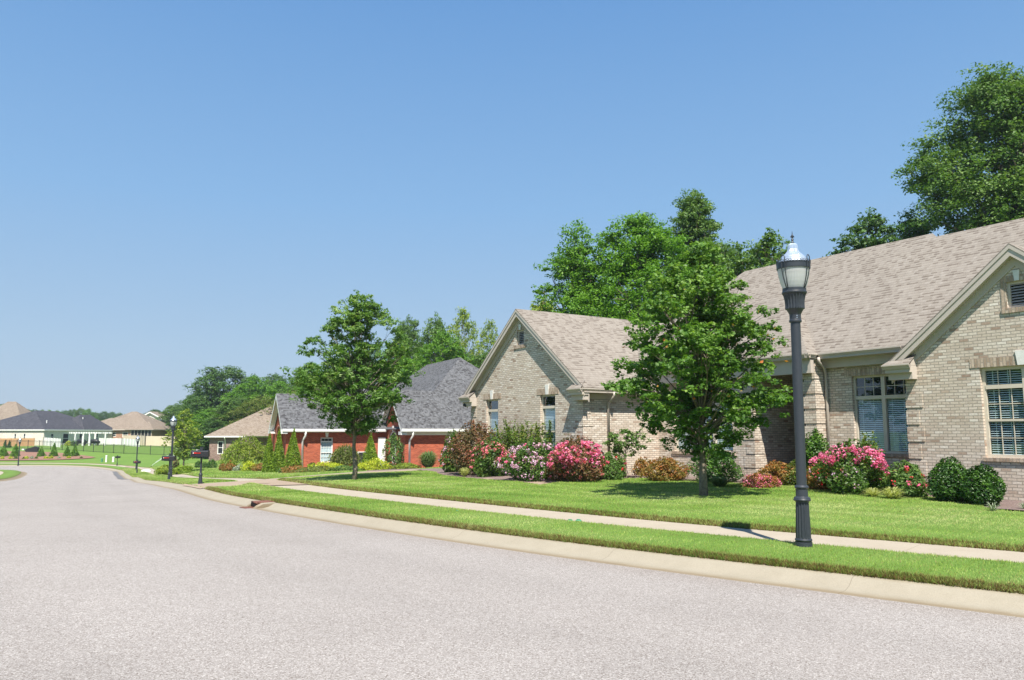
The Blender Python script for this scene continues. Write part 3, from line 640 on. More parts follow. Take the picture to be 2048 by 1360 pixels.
def window(H, axis, c, a0, a1, z0, z1, sgn=1, transoms=(), mull=(), grid=None, blinds=None, frame='frame_cream', fw=.055, blind_mat='blind', parent=None, lower_rail=None, label=None, bl_h=.040):
    """window filling opening a0..a1, z0..z1 of a wall in plane axis=c; sgn = inward direction along the axis"""
    def B(mb, p0, p1, q0, q1, d0, d1):
        lo, hi = sorted((c+sgn*d0, c+sgn*d1))
        mb.box(p0, p1, lo, hi, q0, q1) if axis == 'y' else mb.box(lo, hi, p0, p1, q0, q1)
    f = MB(); d0, d1 = .085, .15
    B(f, a0, a0+fw, z0, z1, d0, d1); B(f, a1-fw, a1, z0, z1, d0, d1); B(f, a0+fw, a1-fw, z0, z0+fw, d0, d1); B(f, a0+fw, a1-fw, z1-fw, z1, d0, d1)
    for t in transoms: B(f, a0+fw, a1-fw, t-.045, t+.045, d0-.012, d1+.002)
    for t in mull: B(f, t-.05, t+.05, z0+fw, z1-fw, d0-.015, d1+.004)
    if lower_rail:
        for (b0, b1, zz) in lower_rail: B(f, b0, b1, zz-.025, zz+.025, d0+.003, d1-.003)
    if grid:
        for (g0, g1, h0, h1, nx, nz) in grid:
            for k in range(1, nx): t = g0+(g1-g0)*k/nx; B(f, t-.008, t+.008, h0, h1, .115, .133)
            for k in range(1, nz): t = h0+(h1-h0)*k/nz; B(f, g0, g1, t-.008, t+.008, .113, .131)
    fo = f.build('window', M[frame], H.e if parent is None else parent)
    if label: fo['label'] = label
    g = MB(); cc = c+sgn*.125
    pts = [(a0+fw/2, z0+fw/2), (a1-fw/2, z0+fw/2), (a1-fw/2, z1-fw/2), (a0+fw/2, z1-fw/2)]
    g.poly([(p, cc, q) if axis == 'y' else (cc, p, q) for p, q in pts]); g.build('pane', M['glass'], fo)
    if blinds:
        b = MB()
        for (b0, b1, h0, h1) in blinds:
            z = h0
            while z < h1:
                y0, y1 = c+sgn*.145, c+sgn*.165
                p = [(b0, y0, z), (b1, y0, z), (b1, y1, z+bl_h), (b0, y1, z+bl_h)]
                if axis == 'x': p = [(q[1], q[0], q[2]) for q in p]
                b.poly(p); z += .05
            for t in np.arange(b0+.12, b1, .32): B(b, t-.006, t+.006, h0, h1, .155, .157)
        b.build('blinds', M[blind_mat], fo)
    return fo
def soldier(H, axis, c, a0, a1, z0, z1, sgn, mat='brick_soldier', proud=.012, name='soldier_course'):
    m = MB(); lo, hi = sorted((c-sgn*proud, c+sgn*.05))
    m.box(a0, a1, lo, hi, z0, z1) if axis == 'y' else m.box(lo, hi, a0, a1, z0, z1)
    return H.put(m, name, M[mat])
def keystone(H, axis, c, a, z0, z1, sgn, mat='keystone', w0=.07, w1=.11):
    m = MB(); d = -sgn*.035
    P = [(a-w0, z0), (a+w0, z0), (a+w1, z1), (a-w1, z1)]
    pts = [(p, c+d, q) if axis == 'y' else (c+d, p, q) for p, q in P]; e = (0, sgn*.08, 0) if axis == 'y' else (sgn*.08, 0, 0)
    m.prism(pts, e); return H.put(m, 'keystone', M[mat])
def quoins(H, xc, yc, dx, dy, z0, z1, mat, proud=.018):
    """corner blocks: corner at (xc,yc); wall runs towards dx along x and dy along y"""
    m = MB(); z = z0; k = 0
    while z+.3 < z1:
        L1, L2 = (.40, .30) if k % 2 == 0 else (.30, .40)
        x0, x1 = sorted((xc-dx*proud, xc+dx*L1)); y0, y1 = sorted((yc-dy*proud, yc+dy*L2))
        # two slabs so the block wraps the corner
        ya, yb = sorted((yc-dy*proud, yc+dy*.03)); m.box(x0, x1, ya, yb, z, z+.34)
        xa, xb = sorted((xc-dx*proud, xc+dx*.03)); y2, y3 = sorted((yc+dy*.03, yc+dy*L2)); m.box(xa, xb, y2, y3, z+.001, z+.339)
        z += .4064; k += 1
    return H.put(m, 'quoins', M[mat])
def gutter(H, pts, mat='trim', h=.12, w=.11, name='gutter', side=1, parent=None):
    """pts: polyline of the outer top edge, local; profile hangs below and inside"""
    m = MB(); P = [Vector(p) for p in pts]
    for i in range(len(P)-1):
        a, b = P[i], P[i+1]; t = (b-a); t.z = 0; t.normalize(); nrm = Vector((-t.y, t.x, 0))*side
        pr = [(0, 0), (0, -.03), (.02, -.05), (.045, -.095), (.05, -h), (w, -h), (w, 0), (w-.01, 0), (w-.01, -h+.012), (.06, -h+.012), (.02, -.02), (.012, 0)]
        A = [a+nrm*u+Vector((0, 0, v)) for u, v in pr]; Bp = [b+nrm*u+Vector((0, 0, v)) for u, v in pr]
        for k in range(len(pr)):
            q = (k+1) % len(pr); m.poly([A[k], Bp[k], Bp[q], A[q]], smooth=False)
        m.poly(A[::-1]); m.poly(Bp)
    return H.put(m, name, M[mat], parent)
def downspout(H, pts, mat='trim', w=.075):
    m = MB(); m.tube(pts, w/2*1.25, 4); return H.put(m, 'downspout', M[mat])
def slab(m, pts, th=.03):
    """roof plane polygon given as top surface, extruded down"""
    m.poly(pts); lo = [(p[0], p[1], p[2]-th) for p in pts]; m.poly(lo[::-1])
    for k in range(len(pts)):
        q = (k+1) % len(pts); m.poly([pts[k], lo[k], lo[q], pts[q]])
def rake(H, x0, z0, x1, z1, y, mat='trim', wid=.20, th=.03, soff=.30, frieze=.16, dirn=1, name='rake_board'):
    """sloping fascia from (x0,z0) to (x1,z1) under the roof edge in plane y, with soffit and frieze going inwards"""
    m = MB(); L = math.hypot(x1-x0, z1-z0); nx, nz = (z1-z0)/L, -(x1-x0)/L
    if nz > 0: nx, nz = -nx, -nz
    A, B = (x0, z0), (x1, z1)
    def q(p, d): return (p[0]+nx*d, p[1]+nz*d)
    def cutc(p, d):  # keep vertical cut at the ends
        return (p[0], p[1]+d/nz if abs(nz) > 1e-6 else p[1])
    a0, b0 = A, B; a1, b1 = cutc(A, -wid if nz < 0 else wid), cutc(B, -wid if nz < 0 else wid)
    a1 = (A[0], A[1]-wid/abs(nz)); b1 = (B[0], B[1]-wid/abs(nz))
    m.prism([(a0[0], y, a0[1]), (b0[0], y, b0[1]), (b1[0], y, b1[1]), (a1[0], y, a1[1])], (0, th*dirn, 0))
    a2 = (A[0], A[1]-wid*.35/abs(nz)); b2 = (B[0], B[1]-wid*.35/abs(nz))     # second moulding
    m.prism([(a0[0], y-.02*dirn, a0[1]), (b0[0], y-.02*dirn, b0[1]), (b2[0], y-.02*dirn, b2[1]), (a2[0], y-.02*dirn, a2[1])], (0, .018*dirn, 0))
    # soffit
    s0 = (A[0], A[1]-(wid-.02)/abs(nz)); s1 = (B[0], B[1]-(wid-.02)/abs(nz))
    m.prism([(s0[0], y+th*dirn, s0[1]), (s1[0], y+th*dirn, s1[1]), (s1[0], y+soff*dirn, s1[1]), (s0[0], y+soff*dirn, s0[1])], (0, 0, .015))
    # frieze on the wall
    f0 = (A[0], A[1]-(wid+frieze)/abs(nz)); f1 = (B[0], B[1]-(wid+frieze)/abs(nz))
    m.prism([(s0[0], y+(soff-.03)*dirn, s0[1]-.002), (s1[0], y+(soff-.03)*dirn, s1[1]-.002), (f1[0], y+(soff-.03)*dirn, f1[1]), (f0[0], y+(soff-.03)*dirn, f0[1])], (0, .028*dirn, 0))
    return H.put(m, name, M[mat])
def cornice(H, x0, x1, yf, yw, zt, out, roofmat, trim='trim'):
    """boxed eave return at a gable foot. x0 outer end, x1 inner end (x0 is the side the eave hangs over), yf front, yw wall"""
    m = MB(); s = 1 if x1 > x0 else -1
    xa, xb = sorted((x0+s*.05, x1)); m.box(xa, xb, yf+.06, yw, zt-.20, zt-.035)
    m.box(xa+.02*(s > 0), xb-.02*(s < 0), yf+.16, yw-.002, zt-.36, zt-.20)
    p = [(x1-s*.0, yf+.03, zt-.03), (x1-s*.0, yw, zt+.26)]
    m.prism([(x1, yf+.08, zt-.03), (x1, yw, zt-.03), (x1, yw, zt+.24)], (-s*.03, 0, 0))
    o = H.put(m, 'cornice', M[trim])
    r = MB(); slab(r, [(x0, yf, zt), (x1+s*.02, yf, zt), (x1+s*.02, yw, zt+.27), (x0+s*.27, yw, zt+.27)] if s > 0 else [(x1+s*.02, yf, zt), (x0, yf, zt), (x0+s*.27, yw, zt+.27), (x1+s*.02, yw, zt+.27)], .02)
    H.put(r, 'return_roof', M[roofmat], o)
    gutter(H, [(x0, yf-.02, zt+.0), (x1+s*.03, yf-.02, zt)] if s > 0 else [(x1+s*.03, yf-.02, zt), (x0, yf-.02, zt)], trim, .11, .09, side=1, parent=o)
    return o

# ---- the grey brick house in front -----------------------------------
GZ0 = .08
HA = House('brick_house', 10.72, 17.2, (.532, -.847), 'large pale grey brick house with tan shingle roof and gabled garage wing', z=0)
GS, WS = .757, .81         # roof slopes: garage, right wing
w = MB(); BB = -.6           # walls go below ground
# right wing gable front (y=0), apex x=.355
XA, XB, AX = -2.06, 3.26, .60; EZ = 3.12; AZ = EZ+.26+(AX-XA)*WS
win_r = R(-.31, 1.47, 1.04, 3.04)
w.wall('y', 0, [(XA, BB), (XB, BB), (XB, EZ+.26), (AX, AZ), (XA, EZ+.26)], [win_r, R(.38, .86, 4.31, 4.88)], .11)
w.wall('x', XA, [(0, BB), (.5, BB), (.5, 3.5), (0, 3.5)], [], .1)
w.wall('x', XB, [(0, BB), (9, BB), (9, 3.4), (0, 3.4)], [], -.1)
# main wall y=.5
w.wall('y', .5, [(-4.67, BB), (XA, BB), (XA, 3.62), (-4.67, 3.62)], [R(-3.86, -2.18, 1.06, 3.08)], .11)
# porch column and its returns
w.wall('y', .05, R(-5.02, -4.67, BB, 3.62), [], .1); w.wall('x', -4.67, R(.05, .5, BB, 3.62), [], -.1); w.wall('x', -5.02, R(.05, .5, BB, 3.62), [], .1)
w.wall('x', -5.02, R(.5, 2.4, BB, 3.62), [], .1)
# porch recess
w.wall('x', -6.77, R(0, 2.4, BB, 3.62), [], -.1)
w.wall('y', 2.4, R(-6.77, -5.02, BB, 3.62), [R(-6.2, -5.2, .15, 2.6)], .11)
# middle wall
w.wall('y', 0, R(-10.84, -6.77, BB, 3.62), [R(-10.1, -7.6, .98, 2.95)], .11)
# garage side
w.wall('x', -10.84, [(-3.19, BB), (0, BB), (0, 3.0), (-3.19, 3.0)], [], -.1)
# garage gable
GA, GB = -18.1, -10.84; GM = (GA+GB)/2; GE = 2.90; GAZ = GE+.20+(GM-GA)*GS
w.wall('y', -3.19, [(GA, BB), (GB, BB), (GB, GE+.2), (GM, GAZ), (GA, GE+.2)], [R(-16.95, -16.05, .85, 2.83), R(-13.26, -12.36, .85, 2.86), R(-14.74, -14.28, 4.72, 5.26)], .11)
w.wall('x', GA, R(-3.19, 9, BB, 3.0), [], .1)
w.wall('y', 9, R(GA, XB, BB, 3.4), [], -.1)
HA.put(w, 'wall', M['brick_grey'])
# dark rooms behind the openings and a ceiling, so that nothing shows through
d = MB()
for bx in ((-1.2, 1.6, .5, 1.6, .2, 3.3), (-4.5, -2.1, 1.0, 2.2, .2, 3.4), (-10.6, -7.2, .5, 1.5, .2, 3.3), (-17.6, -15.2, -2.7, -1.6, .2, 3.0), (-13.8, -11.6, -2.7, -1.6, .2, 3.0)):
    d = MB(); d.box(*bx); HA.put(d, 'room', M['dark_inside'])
# porch ceiling
d = MB(); d.box(-6.78, -4.62, -.2, 2.5, 3.56, 3.60); HA.put(d, 'porch_ceiling', M['trim'])
d = MB(); d.box(-6.18, -5.22, 2.44, 2.50, .15, 2.3); dr = HA.put(d, 'door', M['dark_inside']); dr['label'] = 'dark front door deep in the porch'
d = MB(); d.box(-10.85, -4.62, -.16, -.03, 3.2, 3.6); d.box(-4.64, -2.1, .34, .47, 3.34, 3.6); HA.put(d, 'frieze_board', M['trim'])
# roofs
r = MB(); PM = .87; E0z = 3.72
mz = lambda y: E0z+PM*(y-.1)
y1, y2 = 4.44, 4.24
slab(r, [(-14.2, .1, E0z), (7.5, .1, E0z), (7.5, y2, mz(y2)), (-3.39, y2, mz(y2)), (-3.60, y1, mz(y1)), (-9.8, y1, mz(y1))])
slab(r, [(-3.60, y1, mz(y1)), (-3.39, y2, mz(y2)), (-3.2, 4.9, mz(y2)-.55)])
slab(r, [(-9.8, y1, mz(y1)), (-3.60, y1, mz(y1)), (-3.60, 9, mz(y1)-PM*(9-y1)), (-14.2, 9, mz(y1)-PM*(9-y1))])
slab(r, [(-3.39, y2, mz(y2)), (7.5, y2, mz(y2)), (7.5, 9.3, mz(y2)-PM*(9.3-y2)), (-3.39, 9.3, mz(y2)-PM*(9.3-y2))])
slab(r, [(-14.2, .1, E0z), (-9.8, y1, mz(y1)), (-14.2, 9, E0z)])
ro = HA.put(r, 'roof', M['shingle_tan'])
r = MB(); py = 4.04; pz = E0z+.01+PM*(py+.3); px_ = -4.60-(py+.3)
slab(r, [(-14.0, -.3, E0z+.01), (-4.60, -.3, E0z+.01), (px_, py, pz), (-10.4, py, pz)])
slab(r, [(-4.60, -.3, E0z+.01), (-4.60, 7, E0z+.01), (px_, py, pz)])
slab(r, [(px_, py, pz), (-4.60, 7, E0z+.01), (-13, 7, E0z+.01+1), (-10.4, py, pz)])
HA.put(r, 'porch_roof', M['shingle_tan'])
r = MB(); rz = AZ+.17; yb = 2.5
slab(r, [(AX, -.22, rz), (AX, yb, rz), (XA-.36, yb, rz-(AX-XA+.36)*WS), (XA-.36, -.22, rz-(AX-XA+.36)*WS)][::-1])
slab(r, [(AX, -.22, rz), (AX, yb, rz), (XB+.36, yb, rz-(XB+.36-AX)*WS), (XB+.36, -.22, rz-(XB+.36-AX)*WS)])
HA.put(r, 'wing_roof', M['shingle_tan'])
r = MB(); gz = GAZ+.17; yb = 5.2
slab(r, [(GM, -3.42, gz), (GM, yb, gz), (GA-.36, yb, gz-(GM-GA+.36)*GS), (GA-.36, -3.42, gz-(GM-GA+.36)*GS)][::-1])
slab(r, [(GM, -3.42, gz), (GM, yb, gz), (GB+.36, yb, gz-(GB+.36-GM)*GS), (GB+.36, -3.42, gz-(GB+.36-GM)*GS)])
HA.put(r, 'garage_roof', M['shingle_tan'])
# rake boards
for (x0, x1, zc, sl_, yy) in ((AX, XA-.34, AZ+.135, WS, -.20), (AX, XB+.34, AZ+.135, WS, -.20), (GM, GA-.34, GAZ+.135, GS, -3.19-.21), (GM, GB+.34, GAZ+.135, GS, -3.19-.21)):
    rake(HA, x0, zc, x1, zc-abs(x1-x0)*sl_, yy, wid=.19, soff=.20 if yy > -1 else .21)
we = rz-(AX-XA+.36)*WS; ge = gz-(GB+.36-GM)*GS
cornice(HA, XA-.38, XA+.30, -.36, 0, we-.03, 0, 'shingle_tan'); cornice(HA, XB+.38, XB-.42, -.36, 0, we-.03, 0, 'shingle_tan')
cornice(HA, GA-.38, GA+.42, -3.19-.38, -3.19, ge-.03, 0, 'shingle_tan'); cornice(HA, GB+.38, GB-.32, -3.19-.38, -3.19, ge-.03, 0, 'shingle_tan')
# gutters
gutter(HA, [(-11.5, -.36, E0z+.005), (-4.54, -.36, E0z+.005), (-4.54, .04, E0z+.005), (XA-.1, .04, E0z+.005)], side=1)
gutter(HA, [(GB+.38, -3.57, ge-.03), (GB+.38, .6, ge-.03)], side=1)
d = MB(); d.box(GB+.02, GB+.36, -3.4, 0, ge-.16, ge-.13); d.box(-11.2, -4.64, -.3, .0, E0z-.13, E0z-.10); d.box(-4.64, -2.0, .08, .5, E0z-.14, E0z-.11)
d.box(GB+.002, GB+.025, -3.16, -.04, ge-.34, ge-.17)
HA.put(d, 'soffit', M['trim'])
sx, sy = -4.30, .12
downspout(HA, [(-4.50, .02, 3.62), (-4.50, .04, 3.5), (-4.52, .26, 3.36), (-4.60, .43, 3.2), (-4.60, .44, 3.0), (-4.60, .44, .0)])
downspout(HA, [(GB+.36, -2.2, ge-.12), (GB+.36, -2.2, ge-.22), (GB+.2, -2.2, ge-.36), (GB+.06, -2.2, ge-.5), (GB+.055, -2.2, 0)])
for (x_, y_, dx_, dy_, zt_) in ((XA, 0, 1, 1, 2.75), (GB, -3.19, -1, 1, 2.65), (GA, -3.19, 1, 1, 2.65), (-6.77, 0, -1, 1, 3.2)):
    quoins(HA, x_, y_, dx_, dy_, -.25, zt_, 'brick_grey')
# column bands
m = MB(); z_ = -.2
while z_ < 3.2:
    m.box(-5.04, -4.652, .03, .062, z_, z_+.34); m.box(-4.682, -4.652, .063, .42, z_+.001, z_+.339); z_ += .4064
HA.put(m, 'column_band', M['brick_grey'])
# brickwork over the openings
soldier(HA, 'y', 0, -.51, 1.67, 3.042, 3.25, 1); keystone(HA, 'y', 0, .58, 3.045, 3.36, 1)
soldier(HA, 'y', 0, -.36, 1.52, .955, 1.036, 1, proud=.04, name='window_sill')
soldier(HA, 'y', .5, -4.06, -2.07, 3.083, 3.29, 1); soldier(HA, 'y', .5, -3.9, -2.1, .97, 1.057, 1, proud=.035, name='window_sill')
for (a, b, zt) in ((-16.95, -16.05, 2.83), (-13.26, -12.36, 2.86)):
    soldier(HA, 'y', -3.19, a-.2, b+.2, zt+.003, zt+.21, 1); keystone(HA, 'y', -3.19, (a+b)/2, zt+.006, zt+.34, 1)
soldier(HA, 'y', 0, .26, .98, 4.885, 5.02, 1); soldier(HA, 'y', 0, .26, .98, 4.20, 4.307, 1, proud=.03, name='window_sill'); keystone(HA, 'y', 0, .62, 4.89, 5.12, 1, w0=.045, w1=.07)
soldier(HA, 'y', 0, .26, .378, 4.31, 4.882, 1); soldier(HA, 'y', 0, .862, .98, 4.31, 4.882, 1)
soldier(HA, 'y', -3.19, -14.9, -14.12, 5.263, 5.38, 1); soldier(HA, 'y', -3.19, -14.9, -14.12, 4.6, 4.717, 1, proud=.03, name='window_sill'); keystone(HA, 'y', -3.19, -14.51, 5.27, 5.47, 1, w0=.05, w1=.08)
soldier(HA, 'y', 0, -10.3, -7.4, 2.953, 3.15, 1); soldier(HA, 'y', 0, -10.2, -7.5, .89, .977, 1, proud=.035, name='window_sill')
# vents
for (a, b, z0, z1, yy) in ((.38, .86, 4.31, 4.88, 0), (-14.74, -14.28, 4.72, 5.26, -3.19)):
    m = MB(); m.box(a, a+.06, yy+.05, yy+.10, z0, z1); m.box(b-.06, b, yy+.05, yy+.10, z0, z1); m.box(a+.06, b-.06, yy+.05, yy+.10, z0, z0+.05); m.box(a+.06, b-.06, yy+.05, yy+.10, z1-.05, z1)
    z = z0+.06
    while z < z1-.07:
        m.poly([(a+.06, yy+.055, z), (b-.06, yy+.055, z), (b-.06, yy+.10, z+.04), (a+.06, yy+.10, z+.04)]); z += .062
    vo = HA.put(m, 'louver_vent', M['trim']); mm = MB(); mm.box(a-.01, b+.01, yy+.115, yy+.13, z0-.01, z1+.01); HA.put(mm, 'vent_back', M['dark_hole'], vo)
# windows
window(HA, 'y', 0, -.31, 1.47, 1.04, 3.04, 1, transoms=(2.60,), mull=(.58,), lower_rail=[(-.24, .53, 1.86), (.63, 1.40, 1.86)], grid=[(a_, a_+.77, z_, z2_, 3, k_) for a_ in (-.24, .63) for z_, z2_, k_ in ((1.10, 1.84, 2), (1.88, 2.56, 2), (2.65, 2.98, 1))],
       blinds=[(a_, a_+.75, z_, z2_) for a_ in (-.23, .64) for z_, z2_ in ((1.11, 2.54), (2.66, 2.97))], fw=.07, bl_h=.018)
window(HA, 'y', .5, -3.86, -2.18, 1.06, 3.08, 1, transoms=(2.50,), mull=(-3.02,), grid=[(-3.80, -3.07, 2.55, 3.02, 3, 2), (-2.97, -2.24, 2.55, 3.02, 3, 2)],
       blinds=[(-3.79, -3.08, 1.13, 2.45), (-2.96, -2.25, 1.13, 2.45)], bl_h=.030)
window(HA, 'y', 0, -10.1, -7.6, .98, 2.95, 1, transoms=(2.45,), mull=(-9.3, -8.4), blinds=[(-10.04, -7.66, 1.05, 2.4)])
for a, b, z1 in ((-16.95, -16.05, 2.83), (-13.26, -12.36, 2.86)):
    window(HA, 'y', -3.19, a, b, .85, z1, 1, transoms=(z1-.42,), lower_rail=[(a+.05, b-.05, 1.62)], blinds=[(a+.06, b-.06, .92, z1-.48)])
# small things on the walls
m = MB(); m.box(GA-.2, GA-.1, -3.4, -3.3, ge-.30, ge-.21); m.tube([(GA-.15, -3.35, ge-.28), (GA-.2, -3.45, ge-.36)], .055, 10); m.tube([(GA-.15, -3.35, ge-.28), (GA-.06, -3.42, ge-.38)], .05, 10)
HA.put(m, 'floodlight', M['black_metal'])

# ---- generic hipped house --------------------------------------------
def hip_roof(m, x0, x1, y0, y1, ze, pitch, oh=.45):
    x0, x1, y0, y1 = x0-oh, x1+oh, y0-oh, y1+oh; hw = min(x1-x0, y1-y0)/2; zr = ze+hw*pitch
    if x1-x0 >= y1-y0: A, B = (x0+hw, (y0+y1)/2, zr), (x1-hw, (y0+y1)/2, zr)
    else: A, B = ((x0+x1)/2, y0+hw, zr), ((x0+x1)/2, y1-hw, zr)
    c = [(x0, y0, ze), (x1, y0, ze), (x1, y1, ze), (x0, y1, ze)]
    if x1-x0 >= y1-y0:
        m.poly([c[0], c[1], B, A]); m.poly([c[1], c[2], B]); m.poly([c[2], c[3], A, B]); m.poly([c[3], c[0], A])
    else:
        m.poly([c[0], c[1], A]); m.poly([c[1], c[2], B, A]); m.poly([c[2], c[3], B]); m.poly([c[3], c[0], A, B])
    m.poly([(p[0], p[1], ze-.01) for p in c][::-1]); return zr
def fascia(m, x0, x1, y0, y1, ze, oh=.45, h=.16, t=.03):
    x0, x1, y0, y1 = x0-oh, x1+oh, y0-oh, y1+oh
    m.box(x0-t, x1+t, y0-t, y0, ze-h, ze+.01); m.box(x0-t, x1+t, y1, y1+t, ze-h, ze+.01); m.box(x0-t, x0, y0, y1, ze-h, ze+.01); m.box(x1, x1+t, y0, y1, ze-h, ze+.01)

# ---- red brick house --------------------------------------------------
RZ = -1.15
HB = House('red_brick_house', -16.2, 56, (.9, .44), 'red brick house with slate grey shingle roof, white gutters and downspouts', z=RZ)
EH = 2.85
w = MB(); bb = -.6
w.wall('x', 0, [(0, bb), (5, bb), (5, EH), (2.5, EH+2.3), (0, EH)], [R(1.7, 3.3, .5, 2.6)], .12)
w.wall('y', 0, R(0, 8, bb, EH), [R(2.47, 3.38, .55, 2.35)], .12)
w.wall('x', 7.4, [(-4.5, bb), (.5, bb), (.5, EH), (-2, EH+2.5), (-4.5, EH)], [R(-2.75, -1.25, .45, 2.15)], .12)
w.wall('y', -4.5, R(7.4, 19, bb, EH), [], .12); w.wall('x', 19, R(-4.5, 8, bb, EH), [], -.12); w.wall('y', 8, R(0, 19, bb, EH), [], -.12); w.wall('x', 0, R(5, 8, bb, EH), [], .12)
w.box(-.12, 0, 1.2, 1.45, bb, 2.9); w.box(-.12, 0, 3.55, 3.8, bb, 2.9); w.box(7.28, 7.4, -3.2, -2.95, bb, 2.5); w.box(7.28, 7.4, -1.05, -.8, bb, 2.5)
HB.put(w, 'wall', M['brick_red'])
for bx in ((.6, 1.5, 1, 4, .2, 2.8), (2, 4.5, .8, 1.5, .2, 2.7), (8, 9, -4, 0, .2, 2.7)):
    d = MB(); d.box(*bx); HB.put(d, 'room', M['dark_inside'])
r = MB(); g1 = EH+.12+2.8*.92
slab(r, [(-.4, -.4, EH+.1), (9, -.4, EH+.1), (9, 2.5, EH+.1+2.9*.92), (-.4, 2.5, EH+.1+2.9*.92)]); slab(r, [(-.4, 2.5, EH+.1+2.9*.92), (9, 2.5, EH+.1+2.9*.92), (9, 5.4, EH+.1), (-.4, 5.4, EH+.1)])
slab(r, [(7.0, -4.9, EH+.1), (12, -4.9, EH+.1), (12, -2, EH+.1+2.9), (7.0, -2, EH+.1+2.9)]); slab(r, [(7.0, -2, EH+.1+2.9), (12, -2, EH+.1+2.9), (12, .9, EH+.1), (7.0, .9, EH+.1)])
HB.put(r, 'gable_roof', M['shingle_slate'])
r = MB(); hip_roof(r, 7.6, 21.0, -4.5, 17, EH+.1, .84, .42); HB.put(r, 'roof', M['shingle_slate'])
r = MB(); hip_roof(r, 2, 12, 1, 9, EH+.1, .75, .4); HB.put(r, 'roof_behind', M['shingle_slate'])
m = MB(); m.box(-.43, -.40, -.4, -.1, EH-.1, EH+.1); m.box(-.35, 7.3, -.53, -.40, EH-.06, EH+.12); m.box(-.35, 7.3, -.39, -.01, EH-.12, EH-.05); m.box(7.0, 19.6, -5.05, -4.92, EH-.06, EH+.13); m.box(7.2, 19.6, -4.91, -4.51, EH-.12, EH-.06); m.box(7.4, 19.4, -4.53, -4.505, EH-.32, EH-.12)
m.box(-.42, .02, -.45, .35, EH-.22, EH-.07); m.box(-.42, .02, 4.6, 5.4, EH-.22, EH-.07); m.box(6.98, 7.42, .2, .95, EH-.3, EH-.07); m.box(6.98, 7.42, -4.9, -4.3, EH-.3, EH-.07)
HB.put(m, 'gutter', M['trim_white'])
for (x_, ya, ym, yb, ez, s_) in ((-.4, -.4, 2.5, 5.4, EH+.06, .92), (7.0, -4.9, -2, .9, EH+.06, 1.0)):
    m = MB()
    for p, q in (((ya, ez), (ym, ez+(ym-ya)*s_)), ((yb, ez), (ym, ez+(yb-ym)*s_))):
        m.prism([(x_, p[0], p[1]), (x_, q[0], q[1]), (x_, q[0], q[1]-.26), (x_, p[0], p[1]-.26)], (.04, 0, 0)); m.prism([(x_+.04, p[0], p[1]-.2), (x_+.04, q[0], q[1]-.2), (x_+.38, q[0], q[1]-.2), (x_+.38, p[0], p[1]-.2)], (0, 0, -.02))
    HB.put(m, 'rake_board', M['trim_white'])
for x_, y_ in ((1.18, -.06), (7.75, -4.56)):
    downspout(HB, [(x_+.12, y_-.4, EH), (x_+.12, y_-.38, EH-.35), (x_, y_, EH-.7), (x_, y_, -.3)], 'trim_white', .13)
window(HB, 'y', 0, 2.47, 3.38, .55, 2.35, 1, transoms=(2.05,), lower_rail=[(2.5, 3.35, 1.25)], grid=[(2.55, 3.3, .6, 1.22, 4, 2), (2.55, 3.3, 1.28, 2.0, 4, 2), (2.55, 3.3, 2.1, 2.3, 3, 1)], blinds=[(2.55, 3.3, .6, 2.0)], frame='trim_white', fw=.08)
window(HB, 'x', 0, 1.7, 3.3, .5, 2.6, 1, transoms=(2.0,), mull=(2.5,), frame='trim_white', fw=.08)
window(HB, 'x', 7.4, -2.75, -1.25, .45, 2.15, 1, transoms=(1.7,), mull=(-2.0,), frame='trim_white', fw=.09)
# arched head of the window under the right gable
m = MB(); pts = [(7.36, -2+.78*math.cos(a), 2.15+.62*math.sin(a)) for a in np.linspace(0, math.pi, 14)]; m.prism(pts, (.02, 0, 0)); ar = HB.put(m, 'arched_window', M['dark_inside'])
m = MB(); m.tube(pts, .045, 6); HB.put(m, 'frame', M['trim_white'], ar)
m = MB(); m.tube([(7.34, -2+1.0*math.cos(a), 2.15+.84*math.sin(a)) for a in np.linspace(0, math.pi, 14)], .09, 6); HB.put(m, 'brick_arch', M['brick_red'])
keystone(HB, 'x', 7.3, -2, 2.8, 3.2, 1, 'trim_white', .08, .13)
m = MB(); m.tube([(-.05, 2.5+.95*math.cos(a), 2.5+.7*math.sin(a)) for a in np.linspace(0, math.pi, 14)], .1, 6); HB.put(m, 'brick_arch', M['brick_red'])
keystone(HB, 'x', 0, 2.5, 3.05, 3.4, 1, 'trim_white', .08, .13); keystone(HB, 'y', 0, 2.92, 2.38, 2.75, 1, 'trim_white', .08, .13)
# entry: tall narrow white sidelight and a small dark window left of the second gable
m = MB(); m.box(6.75, 7.3, -.2, -.06, .2, 2.35); sl_o = HB.put(m, 'entry_sidelight', M['trim_white']); m = MB(); m.box(6.9, 7.15, -.215, -.203, .5, 1.9); HB.put(m, 'pane', M['blind'], sl_o)
m = MB(); m.box(5.2, 5.9, -.05, -.01, .5, 1.3); so_ = HB.put(m, 'window', M['trim_white']); m = MB(); m.box(5.28, 5.82, -.062, -.052, .56, 1.24); HB.put(m, 'pane', M['dark_inside'], so_)

